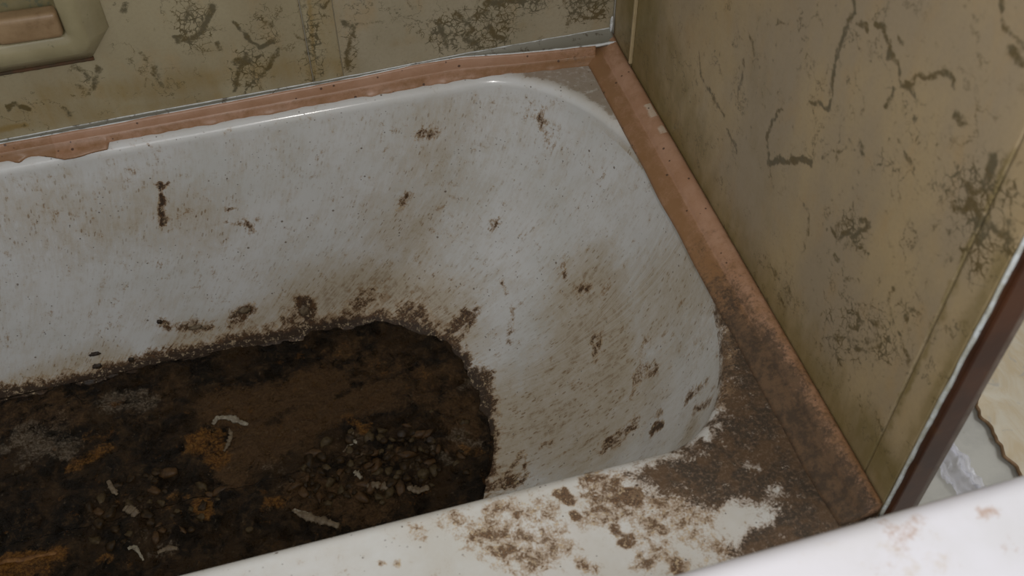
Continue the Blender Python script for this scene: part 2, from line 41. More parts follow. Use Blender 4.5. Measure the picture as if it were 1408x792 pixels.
MUCK_BROWN = [([(-0.575,-0.1635,-0.345),(-0.5076,-0.1645,-0.345),(-0.4382,-0.1596,-0.345)],0.02,0.03,0.9),([(-0.5464,-0.2476,-0.345),(-0.5068,-0.2304,-0.345),(-0.4458,-0.2066,-0.345),(-0.3766,-0.2021,-0.345)],0.015,0.025,0.95),([(-0.5577,-0.1805,-0.345),(-0.5477,-0.2186,-0.345),(-0.5761,-0.2669,-0.345)],0.018,0.02,0.8),([(-0.4045,-0.1375,-0.345),(-0.2978,-0.2062,-0.345)],0.03,0.04,0.5),([(-0.4921,-0.3234,-0.345),(-0.4069,-0.3583,-0.345)],0.02,0.03,0.6),([(-0.6779,-0.146,-0.345),(-0.6479,-0.1181,-0.345)],0.02,0.02,0.4),([(-0.8631,-0.0988,-0.345),(-0.7705,-0.1074,-0.345)],0.02,0.03,0.6),([(-0.278,-0.2487,-0.345),(-0.2798,-0.2955,-0.345)],0.02,0.02,0.7),([(-0.399,-0.3176,-0.345),(-0.4433,-0.3049,-0.345)],0.02,0.03,0.45)]
MUCK_ORANGE = [([(-0.6169,-0.2103,-0.345),(-0.5977,-0.2043,-0.345),(-0.5918,-0.2402,-0.345)],0.012,0.018,0.8),([(-0.6156,-0.3039,-0.345),(-0.6122,-0.3153,-0.345)],0.008,0.012,0.95),([(-0.8558,-0.316,-0.345),(-0.8226,-0.3157,-0.345),(-0.7932,-0.3212,-0.345)],0.007,0.016,1.0),([(-0.8056,-0.34,-0.345),(-0.847,-0.3329,-0.345)],0.006,0.02,0.7),([(-0.7757,-0.1965,-0.345),(-0.744,-0.1876,-0.345),(-0.7258,-0.1848,-0.345)],0.004,0.014,0.75),([(-0.5327,-0.3224,-0.345),(-0.5199,-0.3281,-0.345)],0.005,0.01,0.75),([(-0.4213,-0.222,-0.345),(-0.4044,-0.2458,-0.345)],0.004,0.01,0.7),([(-0.7525,-0.1541,-0.345),(-0.7252,-0.1654,-0.345)],0.005,0.014,0.55),([(-0.5233,-0.3198,-0.345),(-0.5283,-0.3236,-0.345)],0.004,0.01,0.6),([(-0.283,-0.3083,-0.345),(-0.273,-0.3259,-0.345)],0.004,0.012,0.6),([(-0.7388,-0.3397,-0.345),(-0.7305,-0.345,-0.345)],0.006,0.01,0.6),([(-0.6405,-0.2809,-0.345),(-0.6586,-0.2863,-0.345)],0.006,0.02,0.5),([(-0.4303,-0.1105,-0.345),(-0.295,-0.1945,-0.345)],0.01,0.03,0.35)]
MUCK_GREY = [([(-0.7237,-0.1147,-0.345),(-0.6858,-0.1134,-0.345),(-0.6742,-0.1289,-0.345)],0.012,0.016,0.8),([(-0.8303,-0.1318,-0.345),(-0.8073,-0.1558,-0.345),(-0.78,-0.1659,-0.345)],0.014,0.02,0.8),([(-0.7891,-0.126,-0.345),(-0.8251,-0.1677,-0.345)],0.01,0.02,0.6),([(-0.3205,-0.3044,-0.345),(-0.3101,-0.3209,-0.345)],0.004,0.012,0.85),([(-0.2971,-0.287,-0.345),(-0.2644,-0.3114,-0.345)],0.004,0.014,0.8),([(-0.2539,-0.2126,-0.345),(-0.2676,-0.2149,-0.345)],0.004,0.01,0.7),([(-0.5305,-0.2689,-0.345),(-0.5199,-0.2939,-0.345)],0.01,0.02,0.4),([(-0.7021,-0.2739,-0.345),(-0.6862,-0.3096,-0.345)],0.01,0.02,0.4),([(-0.6695,-0.2456,-0.345),(-0.6573,-0.2654,-0.345)],0.008,0.016,0.5),([(-0.3603,-0.3121,-0.345),(-0.4108,-0.2808,-0.345)],0.02,0.03,0.35),([(-0.6755,-0.3508,-0.345),(-0.6537,-0.3442,-0.345)],0.006,0.012,0.6),([(-0.4078,-0.2645,-0.345),(-0.4326,-0.297,-0.345)],0.006,0.014,0.4),([(-0.8617,-0.1425,-0.345),(-0.8541,-0.1538,-0.345)],0.003,0.01,0.9)]
BACK_FILM = [([(-0.6704,0.0,0.0738),(-0.5649,0.0,0.0554),(-0.4574,0.0,0.0579),(-0.3405,0.0,0.0433)],0.006,0.03,0.55),([(-0.7296,0.0,0.0376),(-0.7022,0.0,0.0374)],0.0015,0.006,1.0),([(-0.7234,0.0,0.0551),(-0.6098,0.0,0.0393)],0.01,0.03,0.5),([(-0.3531,0.0,0.1358),(-0.3473,0.0,0.0448)],0.015,0.006,0.42),([(-0.2774,0.0,0.0616),(-0.1889,0.0,0.0593),(-0.1071,0.0,0.0535)],0.002,0.012,0.4),([(-0.5139,0.0,0.0981),(-0.4172,0.0,0.0951)],0.002,0.02,0.3),([(-0.7286,0.0,0.0405),(-0.4888,0.0,0.0277)],0.004,0.02,0.5),([(-0.365,0.0,0.138),(-0.3731,0.0,0.0397)],0.0005,0.006,0.8)]
END_FILM = [([(0.0,-0.0756,0.1179),(0.0,-0.0991,0.0218),(0.0,-0.2955,-0.022)],0.03,0.1,0.9),([(0.0,-0.3636,0.0119),(0.0,-0.6414,0.0277)],0.01,0.08,0.75),([(0.0,-0.1196,0.1275),(0.0,-0.2678,0.0613)],0.02,0.05,0.6),([(0.0,-0.6565,0.3874),(0.0,-0.6609,0.0521)],0.001,0.006,0.75),([(0.0,-0.6888,0.0787),(0.0,-0.6862,0.3188)],0.004,0.015,0.6),([(0.0,-0.6421,0.0519),(0.0,-0.6858,0.0513)],0.015,0.04,0.8),([(0.0,-0.3524,0.2198),(0.0,-0.4241,0.1223)],0.02,0.06,0.3)]

# ------------------------------------------------------------------ tags
def tag(o, label=None, cat=None, group=None, kind=None):
    if label: o['label'] = label
    if cat: o['category'] = cat
    if group: o['group'] = group
    if kind: o['kind'] = kind
    return o
def empty(name, loc=(0, 0, 0)):
    o = bpy.data.objects.new(name, None); C.objects.link(o); o.location = loc; o.empty_display_size = .05; return o

# ------------------------------------------------------------------ node helpers
class NT:
    def __init__(s, name, rough=.5, spec=.5, coat=0):
        s.m = bpy.data.materials.new(name); s.m.use_nodes = True; s.t = s.m.node_tree; s.b = s.t.nodes['Principled BSDF']
        s.b.inputs['Roughness'].default_value = rough; s.b.inputs['Specular IOR Level'].default_value = spec
        s.b.inputs['Coat Weight'].default_value = coat; s.b.inputs['Coat Roughness'].default_value = .12
        s.pos = s.n('ShaderNodeTexCoord').outputs['Object']
    def n(s, typ, **k):
        x = s.t.nodes.new(typ)
        for a, v in k.items(): setattr(x, a, v)
        return x
    def put(s, sock, v):
        if isinstance(v, bpy.types.NodeSocket): s.t.links.new(v, sock)
        elif v is not None:
            if isinstance(v, (tuple, list)) and len(v) == 3 and sock.type == 'RGBA': v = tuple(v)+(1,)
            sock.default_value = v
    def noise(s, scale, detail=4, rough=.6, vec=None, dist=0, color=False):
        x = s.n('ShaderNodeTexNoise'); s.put(x.inputs['Vector'], vec or s.pos); x.inputs['Scale'].default_value = scale
        x.inputs['Detail'].default_value = detail; x.inputs['Roughness'].default_value = rough; x.inputs['Distortion'].default_value = dist
        return x.outputs['Color' if color else 'Fac']
    def sn(s, scale, detail=4, rough=.6, vec=None, dist=0, gain=3.):
        """noise centred on zero, spread to about -.5 .. .5"""
        return s.math('MULTIPLY', s.math('SUBTRACT', s.noise(scale, detail, rough, vec, dist), .5), gain)
    def scl(s, v, k):
        x = s.n('ShaderNodeVectorMath', operation='MULTIPLY'); s.put(x.inputs[0], v); x.inputs[1].default_value = k; return x.outputs[0]
    def vadd(s, a, b):
        x = s.n('ShaderNodeVectorMath', operation='ADD'); s.put(x.inputs[0], a); s.put(x.inputs[1], b); return x.outputs[0]
    def math(s, op, a, b=None, clamp=False):
        x = s.n('ShaderNodeMath', operation=op, use_clamp=clamp); s.put(x.inputs[0], a)
        if b is not None: s.put(x.inputs[1], b)
        return x.outputs[0]
    def rng(s, v, a, b, c=0., d=1.):
        x = s.n('ShaderNodeMapRange', interpolation_type='SMOOTHSTEP'); s.put(x.inputs[0], v)
        for i, k in enumerate((a, b, c, d)): s.put(x.inputs[1+i], k)
        return x.outputs[0]
    def mix(s, f, a, b, mode='MIX'):
        x = s.n('ShaderNodeMix', data_type='RGBA', blend_type=mode); s.put(x.inputs[0], f); s.put(x.inputs[6], a); s.put(x.inputs[7], b); return x.outputs[2]
    def attr(s, name):
        return s.n('ShaderNodeAttribute', attribute_name=name)
    def chan(s, name):
        x = s.n('ShaderNodeSeparateColor'); s.put(x.inputs[0], s.attr(name).outputs['Color']); return x.outputs
    def voro(s, scale, feature='F1', vec=None, rand=1):
        x = s.n('ShaderNodeTexVoronoi', feature=feature); s.put(x.inputs['Vector'], vec or s.pos); x.inputs['Scale'].default_value = scale; x.inputs['Randomness'].default_value = rand
        return x
    def bump(s, h, strength=.3, dist=.001):
        x = s.n('ShaderNodeBump'); x.inputs['Strength'].default_value = strength; x.inputs['Distance'].default_value = dist
        s.put(x.inputs['Height'], h); s.t.links.new(x.outputs[0], s.b.inputs['Normal'])
    def col(s, v): s.put(s.b.inputs['Base Color'], v)
    def rough(s, v): s.put(s.b.inputs['Roughness'], v)
    def specks(s, scale, vec=None, lo=.06, hi=.22, keep=.5):
        """small irregular dots: a share of the voronoi cells hold one, of random size; 0..1"""
        v = s.voro(scale, vec=vec)
        sc = s.n('ShaderNodeSeparateColor'); s.put(sc.inputs[0], v.outputs['Color'])
        size = s.rng(sc.outputs[0], keep, 1., 0., hi)
        d = s.math('SUBTRACT', size, v.outputs['Distance'])
        return s.rng(d, 0., lo)

# ------------------------------------------------------------------ mesh helpers
def mesh(name, verts, faces, mat, parent=None, smooth=True, mats=None):
    me = bpy.data.meshes.new(name); me.from_pydata([tuple(map(float, v)) for v in verts], [], [tuple(f) for f in faces]); me.update()
    if smooth: me.polygons.foreach_set('use_smooth', [True]*len(me.polygons))
    for m in (mats or [mat]): me.materials.append(m)
    o = bpy.data.objects.new(name, me); C.objects.link(o); o.parent = parent; return o
def fast(name, V, F, mat, parent=None, smooth=True):
    """V (n,3) array, F (m,4) int array"""
    me = bpy.data.meshes.new(name); me.vertices.add(len(V)); me.vertices.foreach_set('co', np.ascontiguousarray(V, dtype=np.float32).ravel())
    k = F.shape[1]
    me.loops.add(F.size); me.loops.foreach_set('vertex_index', F.astype(np.int32).ravel())
    me.polygons.add(len(F)); me.polygons.foreach_set('loop_start', np.arange(0, F.size, k, dtype=np.int32))
    me.polygons.foreach_set('use_smooth', np.full(len(F), smooth)); me.update(calc_edges=True); me.validate()
    me.materials.append(mat)
    o = bpy.data.objects.new(name, me); C.objects.link(o); o.parent = parent; return o
def setattr_col(o, name, arr):
    a = o.data.attributes.new(name, 'FLOAT_COLOR', 'POINT'); full = np.ones((len(arr), 4), np.float32); full[:, :arr.shape[1]] = arr; a.data.foreach_set('color', full.ravel())
def setattr_vec(o, name, arr):
    a = o.data.attributes.new(name, 'FLOAT_VECTOR', 'POINT'); a.data.foreach_set('vector', arr.astype(np.float32).ravel())
def field(V, strokes):
    """stain strength at every vertex: strokes are capsules of a radius with a linear falloff over softness"""
    out = np.zeros(len(V))
    for pts, r, s, a in strokes:
        P = np.array(pts, float); reach = r+s
        lo = P.min(0)-reach; hi = P.max(0)+reach
        idx = np.where(((V >= lo) & (V <= hi)).all(1))[0]
        if not len(idx): continue
        v = V[idx]; d = np.full(len(v), 9.)
        for i in range(len(P)-1):
            ab = P[i+1]-P[i]; t = np.clip(((v-P[i])@ab)/max(ab@ab, 1e-12), 0, 1)
            d = np.minimum(d, np.linalg.norm(v-P[i]-t[:, None]*ab, axis=1))
        out[idx] = np.maximum(out[idx], a*np.clip(1-(d-r)/s, 0, 1))
    return out
def warp(V, amp1=.0022, f1=95, amp2=.0011, f2=330):
    """ragged edges: the positions looked up in a stain field wander by a few millimetres"""
    out = np.empty_like(V); nv = noise.noise_vector
    for i, p in enumerate(V.tolist()):
        a = nv((p[0]*f1, p[1]*f1, p[2]*f1)); b = nv((p[0]*f2, p[1]*f2, p[2]*f2))
        out[i] = (p[0]+a[0]*amp1+b[0]*amp2, p[1]+a[1]*amp1+b[1]*amp2, p[2]+a[2]*amp1+b[2]*amp2)
    return out
def poly_field(XY, poly, soft):
    """1 well inside the outline, .5 on it, 0 outside by soft"""
    P = np.array(poly); n = len(P); d = np.full(len(XY), 9.); ins = np.zeros(len(XY), bool)
    for i in range(n):
        a = P[i]; b = P[(i+1) % n]; ab = b-a
        t = np.clip(((XY-a)@ab)/(ab@ab), 0, 1); d = np.minimum(d, np.linalg.norm(XY-a-t[:, None]*ab, axis=1))
        c = ((a[1] > XY[:, 1]) != (b[1] > XY[:, 1])) & (XY[:, 0] < (b[0]-a[0])*(XY[:, 1]-a[1])/(b[1]-a[1]+1e-12)+a[0]); ins ^= c
    return np.clip(.5+np.where(ins, d, -d)/(2*soft), 0, 1)
def box(name, lo, hi, mat, parent=None, bev=0., seg=2):
    bm = bmesh.new(); bmesh.ops.create_cube(bm, size=1)
    for v in bm.verts: v.co = Vector([(lo[i]+hi[i])/2+v.co[i]*(hi[i]-lo[i]) for i in range(3)])
    if bev: bmesh.ops.bevel(bm, geom=bm.edges[:], offset=bev, segments=seg, affect='EDGES', profile=.5)
    me = bpy.data.meshes.new(name); bm.to_mesh(me); bm.free(); me.materials.append(mat)
    o = bpy.data.objects.new(name, me); C.objects.link(o); o.parent = parent; return o
def grid_faces(nu, nv, closed_u=False):
    i = np.arange(nv-1)[:, None]*nu; j = np.arange(nu if closed_u else nu-1)[None, :]; j2 = (j+1) % nu
    return np.stack([i+j, i+j2, i+nu+j2, i+nu+j], -1).reshape(-1, 4)
def panel(name, us, vs, fix, axis, thick, mat, parent, f=None):
    """panel: dense front face, thin sides and back. axis 'y': face at y=fix seen from -y; axis 'x': face at x=fix seen from -x. f(u,v) pushes the face back"""
    U, Vv = np.meshgrid(us, vs); u = U.ravel(); v = Vv.ravel()
    d = np.full_like(u, fix) + (f(u, v) if f else 0)
    b = np.full_like(u, fix+thick)
    mk = (lambda a, k: np.column_stack([a, k, v])) if axis == 'y' else (lambda a, k: np.column_stack([k, a, v]))
    F = grid_faces(len(us), len(vs))
    V = mk(u, d); nu, nv = len(us), len(vs)
    border = np.concatenate([np.arange(nu), np.arange(1, nv)*nu+nu-1, (nv-1)*nu+np.arange(nu-2, -1, -1), np.arange(nv-2, 0, -1)*nu])
    Vb = mk(u, b)[border]; n0 = len(V); nb = len(border); k = np.arange(nb); k2 = (k+1) % nb
    F2 = np.stack([border[k2], border[k], n0+k, n0+k2], 1)
    if axis == 'x': F = F[:, ::-1]; F2 = F2[:, ::-1]
    return fast(name, np.concatenate([V, Vb]), np.concatenate([F, F2]), mat, parent, smooth=True)
def sweep(name, path, prof_fn, mat, parent=None, cap=True):
    """path: list of (x,y,z) ; prof_fn(i,t)-> list of points (world offsets) ; open strip profile closed into a loop"""
    rows = [np.array(prof_fn(i)) for i in range(len(path))]
    k = len(rows[0]); V = np.concatenate(rows); n = len(rows); F = grid_faces(k, n, True)
    fs = [tuple(f) for f in F]
    if cap: fs += [tuple(range(k))[::-1], tuple((n-1)*k+j for j in range(k))]
    o = mesh(name, V, fs, mat, parent)
    bm = bmesh.new(); bm.from_mesh(o.data); bmesh.ops.recalc_face_normals(bm, faces=bm.faces); bm.to_mesh(o.data); bm.free()
    return o
def lump_mesh(name, r, seed, mat, sub=2, squash=(1, 1, .7), amp=.25, freq=1.6):
    bm = bmesh.new(); bmesh.ops.create_icosphere(bm, subdivisions=sub, radius=1)
    off = Vector((seed*7.3, seed*3.1, seed*1.7))
    for v in bm.verts:
        k = 1+amp*noise.noise(v.co*freq+off)+amp*.5*noise.noise(v.co*freq*2.7+off)
        v.co = Vector((v.co.x*squash[0], v.co.y*squash[1], v.co.z*squash[2]))*k*r
    me = bpy.data.meshes.new(name); bm.to_mesh(me); bm.free(); me.polygons.foreach_set('use_smooth', [True]*len(me.polygons)); me.materials.append(mat); return me
def put(name, me, loc, rot=(0, 0, 0), scale=1, parent=None):
    o = bpy.data.objects.new(name, me); C.objects.link(o); o.location = loc; o.rotation_euler = rot
    o.scale = (scale,)*3 if not isinstance(scale, (tuple, list)) else scale; o.parent = parent; return o
def fnoise(x, y, f, seed=0):
    return noise.noise(Vector((x*f, y*f, seed*3.7)))

# ---------------------------------------------------------------- tub geometry (numpy)
def _seg(n_dense, n_coarse, frac):      # 0..1 with the first part dense
    return np.concatenate([np.linspace(0, frac, n_dense, endpoint=False), np.linspace(frac, 1, n_coarse, endpoint=False)])
T_SIDE = np.linspace(0, 1, 24, endpoint=False)
T_LONG = _seg(320, 30, .60)
A_R = np.linspace(0, np.pi/2, 130, endpoint=False)
A_L = np.linspace(0, np.pi/2, 24, endpoint=False)
def loop(x0, x1, y0, y1, rb, rf, rl):
    """rounded rectangle, corners rb=(rx,ry) back right, rf front right, rl both left ones; same sampling for every call"""
    P = []
    def line(a, b, t):
        a = np.array(a); b = np.array(b); P.append(a + (b-a)*t[:, None])
    line((x1, y0+rf[1]), (x1, y1-rb[1]), T_SIDE)
    c = np.array((x1-rb[0], y1-rb[1])); P.append(c + np.stack([rb[0]*np.cos(A_R), rb[1]*np.sin(A_R)], 1))
    line((x1-rb[0], y1), (x0+rl[0], y1), T_LONG)
    c = np.array((x0+rl[0], y1-rl[1])); P.append(c + np.stack([-rl[0]*np.sin(A_L), rl[1]*np.cos(A_L)], 1))
    line((x0, y1-rl[1]), (x0, y0+rl[1]), T_SIDE[::3])
    c = np.array((x0+rl[0], y0+rl[1])); P.append(c + np.stack([-rl[0]*np.cos(A_L), -rl[1]*np.sin(A_L)], 1))
    line((x0+rl[0], y0), (x1-rf[0], y0), np.concatenate([[0.], 1-T_LONG[::-1][:-1]]))
    c = np.array((x1-rf[0], y0+rf[1])); P.append(c + np.stack([rf[0]*np.sin(A_R), -rf[1]*np.cos(A_R)], 1))
    return np.concatenate(P)
X0, X1 = -1.66, -.026
def rim(o=0.):      # opening outline, pushed outward by o
    return loop(X0+.05-o, X1+o, -.577-o, -.020+o, (.16+o, .25+o), (.125+o, .25+o), (.16+o, .22+o))
def bottom(i=0.):   # floor outline, pulled inward by i
    return loop(X0+.16+i, -.247-i, -.515+i, -.066-i, (.17-i*.6, .16-i*.6), (.27-i*.6, .285-i*.6), (.1-i*.5, .1-i*.5))
PW = np.array([0, .015, .05, .12, .24, .40, .58, .78, 1.]); PZ = np.array([-.012, -.03, -.06, -.11, -.17, -.225, -.275, -.32, -.352])
def wall_loop(t):   # 0 lip .. 1 bottom edge
    w = np.interp(t, TT, PWS)
    z = np.interp(t, TT, PZS)
    a = rim(); b = bottom()
    return a + (b-a)*w, z
# smooth resampling of the profile
_t = np.linspace(0, 1, 9); TT = np.linspace(0, 1, 201)
def _smooth(v):
    y = np.interp(TT, _t, v)
    for _ in range(40): y[1:-1] = (y[:-2]+2*y[1:-1]+y[2:])/4
    return y
PWS = _smooth(PW); PZS = _smooth(PZ)
def tub_rings(n_deck=56, n_wall=170):
    R = []
    outer = loop(X0, -.001, -.700, -.001, (.004, .004), (.010, .010), (.01, .01))
    def add(xy, z): R.append(np.column_stack([xy, np.broadcast_to(z, len(xy))]))
    out2 = loop(X0, -.001, -.712, -.001, (.004, .004), (.010, .010), (.01, .01))
    add(out2, -.050); add(out2, -.020)
    mid = (outer+out2)/2
    add(outer*.2+out2*.8, -.009); add(mid, -.003); add(outer, 0.)
    lip = rim(.012)
    for k in range(1, n_deck+1):
        t = k/n_deck
        xy = outer+(lip-outer)*t
        add(xy, 0.)
    for k in range(1, 9):
        a = k/8*np.pi/2
        add(rim(.012*(1-np.sin(a))), -.012*(1-np.cos(a)))
    for k in range(1, n_wall+1):
        xy, z = wall_loop(k/n_wall); add(xy, z)
    for i, z in ((.012, -.359), (.03, -.366), (.06, -.372), (.10, -.375), (.15, -.376)): add(bottom(i), z)
    return np.array(R)          # rings x samples x 3


# ------------------------------------------------------------------ materials
def enamel(name):
    m = NT(name, .22, .5)
    base = m.mix(m.rng(m.noise(9, 3), .35, .7), (.60, .60, .58), (.55, .55, .52))
    flow = m.attr('flow').outputs['Vector']
    streak = m.sn(1, 7, .72, vec=m.scl(flow, (230, 38, 1)))
    blot = m.sn(1, 5, .65, vec=m.scl(flow, (34, 14, 1)))
    fine = m.sn(430, 5, .7); mid = m.sn(95, 6, .7, dist=.5); big = m.sn(30, 5, .65)
    ch = m.chan('stain')          # r brown grime, g film, b thick dirt on the rim
    A = lambda *v: v[0] if len(v) == 1 else m.math('ADD', v[0], A(*v[1:]))
    sep = m.n('ShaderNodeSeparateXYZ'); m.put(sep.inputs[0], m.pos); side = m.rng(sep.outputs[2], -.022, -.004, 1, 0)
    streak = m.math('MULTIPLY', streak, side)
    bl2 = m.math('MULTIPLY', big, m.math('SUBTRACT', 1., side)); blot = m.math('ADD', m.math('MULTIPLY', blot, side), bl2)
    K = lambda v, k: m.math('MULTIPLY', v, k)
    g = A(ch[1], K(streak, .30), K(mid, .22), K(blot, .38))
    film = m.math('MULTIPLY', m.rng(g, -.20, .76, 0, .72), m.rng(side, 0, 1, .38, 1.))
    c = m.mix(film, base, (.37, .285, .165))
    film2 = m.rng(A(ch[1], K(streak, .55), K(mid, .5), K(blot, .4)), .62, 1.05, 0, .6)
    c = m.mix(film2, c, (.19, .12, .055))
    # dashes of dirt that run down the sides
    dash = m.specks(1, vec=m.scl(flow, (260, 95, 1)), hi=.36, keep=.28)
    dash = m.math('MULTIPLY', m.math('MULTIPLY', dash, side), m.rng(A(ch[1], K(blot, .5), K(big, .25)), -.15, .65, .12, .8))
    c = m.mix(dash, c, (.22, .14, .065))
    sp2 = m.math('MULTIPLY', m.specks(185, hi=.21, keep=.45, lo=.05), m.rng(big, -.2, .3, .25, .85))
    c = m.mix(sp2, c, (.085, .06, .04))
    sp3 = m.math('MULTIPLY', m.specks(60, hi=.12, keep=.5, lo=.04), .8)
    c = m.mix(sp3, c, (.11, .07, .04))
    # grime with a ragged edge
    bb = A(ch[0], K(mid, .66), K(fine, .36), K(streak, .5), K(big, .42))
    c = m.mix(m.rng(bb, .22, .66, 0, .72), c, (.30, .185, .085))
    core = m.rng(bb, .60, .80, 0, .96)
    tone = m.mix(m.rng(fine, -.25, .25), (.030, .014, .005), (.120, .056, .017))
    tone = m.mix(m.rng(A(ch[0], K(mid, .35)), .75, 1.15), tone, (.028, .014, .006))
    tone = m.mix(m.math('MULTIPLY', m.math('SUBTRACT', 1., side), .75), tone, m.mix(m.rng(fine, -.3, .3), (.085, .045, .022), (.20, .115, .055)))
    pale = m.math('MULTIPLY', m.rng(A(K(m.sn(150, 5, .75), 1.), K(fine, .5)), .20, .38), m.rng(ch[0], .15, .5, 0, .8))
    c = m.mix(core, c, tone)
    c = m.mix(pale, c, (.48, .37, .23))
    # thick dirt on the rim, with pale chips where the enamel shows
    dk = A(ch[2], K(m.sn(46, 9, .78, dist=.4), .72), K(fine, .30))
    dmask = m.rng(dk, .44, .56, 0, 1); dmask = m.math('MULTIPLY', dmask, m.rng(ch[2], .0, .05))
    c = m.mix(m.math('MULTIPLY', m.rng(dk, .18, .5, 0, .75), m.rng(ch[2], .0, .08)), c, (.24, .15, .08))
    dt = m.mix(m.rng(m.sn(34, 6, .7), -.2, .25), (.050, .034, .020), (.105, .060, .028))
    dt = m.mix(m.rng(m.sn(260, 5, .75), -.05, .4), dt, (.155, .10, .06))
    chips = m.rng(A(m.sn(85, 7, .78), K(fine, .5)), .30, .46, 0, .85)
    dt = m.mix(m.math('MULTIPLY', chips, m.rng(ch[2], .65, 1.0, 1., .45)), dt, (.50, .42, .34))
    c = m.mix(dmask, c, dt)
    m.col(c)
    dirt = m.math('MAXIMUM', m.math('MAXIMUM', core, dmask), film, clamp=True)
    m.rough(m.rng(dirt, 0, .9, .17, .62))
    h = A(K(m.math('MAXIMUM', core, dmask), A(K(fine, .5), K(mid, .4))), K(m.math('MAXIMUM', core, dmask), .8), K(sp2, .5))
    m.bump(h, .6, .0012)
    return m.m
M_enamel = enamel('enamel')

def marble(name, warm, seed=0., flecks=.655):
    """yellowed laminate printed with olive brown marble veins"""
    m = NT(name, .38, .4)
    p = m.vadd(m.pos, (seed, seed*.7, seed*1.3))
    warp = m.noise(34, 4, .65, vec=p, color=True)
    pw = m.vadd(p, m.scl(warp, (.016, .016, .016)))
    a, b, cdark = warm
    c = m.mix(m.rng(m.noise(9, 5, .6, vec=m.scl(p, (1, 1, .45))), .36, .64), a, b)
    c = m.mix(m.rng(m.noise(30, 4, .6, vec=m.scl(p, (1, 1, .6))), .50, .75, 0, .35), c, (.36, .235, .10))
    c = m.mix(m.rng(m.noise(300, 4, .7, vec=p), .4, .75, 0, .22), c, (.20, .165, .095))
    ch = m.chan('vein')      # r traced veins, g vein clouds, b yellow-brown film
    f = m.rng(m.math('ADD', ch[2], m.math('MULTIPLY', m.math('SUBTRACT', m.noise(60, 5, .65, vec=m.scl(p, (1, 1, .4))), .5), .9)), .15, 1., 0, .85)
    c = m.mix(f, c, cdark)
    nz = m.math('ADD', m.math('MULTIPLY', m.sn(110, 6, .72, vec=p), .55), m.math('MULTIPLY', m.sn(420, 3, .6, vec=p), .25))
    v = m.rng(m.math('ADD', ch[0], nz), .45, .95, 0, .85); v = m.math('MULTIPLY', v, m.rng(ch[0], .05, .3))
    # crackle inside clouds
    vo = m.voro(100, 'DISTANCE_TO_EDGE', vec=pw)
    vo2 = m.voro(190, 'DISTANCE_TO_EDGE', vec=pw)
    cl = m.math('ADD', ch[1], m.math('MULTIPLY', m.sn(75, 6, .7, vec=p), .75))
    width = m.rng(cl, .32, 1.3, 0, .125)
    cr = m.rng(m.math('SUBTRACT', width, vo.outputs['Distance']), -.012, .05, 0, .85)
    width2 = m.rng(cl, .55, 1.2, 0, .11)
    cr2 = m.rng(m.math('SUBTRACT', width2, vo2.outputs['Distance']), -.02, .06, 0, .8)
    # faint background hairlines and flecks
    n2 = m.math('ABSOLUTE', m.math('SUBTRACT', m.noise(16, 6, .62, vec=pw), .5))
    hair = m.math('MULTIPLY', m.rng(n2, .0, .009, .75, 0), m.rng(m.noise(26, 4, .6, vec=p), .44, .57))
    fleck = m.rng(m.noise(95, 6, .75, vec=p), flecks, flecks+.06, 0, .6)
    k = m.math('MAXIMUM', m.math('MAXIMUM', v, cr), m.math('MAXIMUM', m.math('MAXIMUM', cr2, hair), fleck), clamp=True)
    vc = m.mix(m.rng(m.noise(40, 3, vec=p), .4, .6), (.082, .055, .014), (.080, .066, .034))
    c = m.mix(k, c, vc)
    m.col(c); m.bump(m.noise(60, 5, .6), .12, .0012)
    m.rough(m.rng(m.noise(40, 4), .3, .7, .32, .5))
    return m.m
M_back = marble('back_marble', ((.345, .295, .185), (.290, .240, .145), (.245, .165, .055)), 0., .63)
M_back2 = marble('back_marble_pale', ((.36, .31, .215), (.315, .27, .18), (.26, .185, .08)), .37, .63)
M_end = marble('end_marble', ((.380, .285, .155), (.305, .240, .155), (.165, .122, .038)), 1.9, .61)

def simple(name, a, b, scale=40, rough=.5, bump=.1, coat=0, spots=None, spec=.5):
    m = NT(name, rough, spec, coat)
    c = m.mix(m.rng(m.noise(scale, 5, .65), .35, .65), a, b)
    if spots: c = m.mix(m.math('MULTIPLY', m.rng(m.noise(spots[1], 5, .7), spots[2], spots[2]+.1), spots[3]), c, spots[0])
    m.col(c); m.bump(m.noise(scale*3, 4), bump, .0015); return m.m
def pinkmat():
    m = NT('pink_plastic', .36, .45)
    c = m.mix(m.rng(m.noise(26, 5, .65), .35, .68), (.40, .235, .150), (.34, .185, .105))
    ch = m.chan('stain')   # r dark dirt, g brown film, b pale wear
    fine = m.math('SUBTRACT', m.noise(330, 5, .7), .5); mid = m.math('SUBTRACT', m.noise(70, 6, .7), .5)
    f = m.rng(m.math('ADD', ch[1], m.math('ADD', m.math('MULTIPLY', mid, 1.5), m.math('MULTIPLY', fine, .5))), .2, .95, 0, .85)
    c = m.mix(f, c, (.225, .115, .045))
    c = m.mix(m.rng(m.math('ADD', ch[2], m.math('MULTIPLY', mid, 1.0)), .5, .75, 0, .75), c, (.52, .44, .34))
    sp = m.specks(130, hi=.26, keep=.72, lo=.06); c = m.mix(m.math('MULTIPLY', sp, .85), c, (.06, .03, .02))
    d = m.rng(m.math('ADD', ch[0], m.math('ADD', m.math('MULTIPLY', m.sn(40, 8, .75), .45), m.math('MULTIPLY', fine, 1.2))), .25, .80, 0, .93)
    c = m.mix(d, c, m.mix(m.rng(m.sn(75, 7, .78), -.3, .3), (.048, .032, .019), (.125, .074, .038)))
    m.col(c); m.rough(m.rng(d, 0, 1, .36, .75)); m.bump(m.math('ADD', m.math('MULTIPLY', d, .8), m.noise(120, 4)), .35, .0008)
    return m.m
M_pink = pinkmat()
M_silicone = simple('grey_silicone', (.42, .44, .44), (.17, .17, .15), 55, .3, .4, spots=((.62, .66, .68), 30, .5, .7))
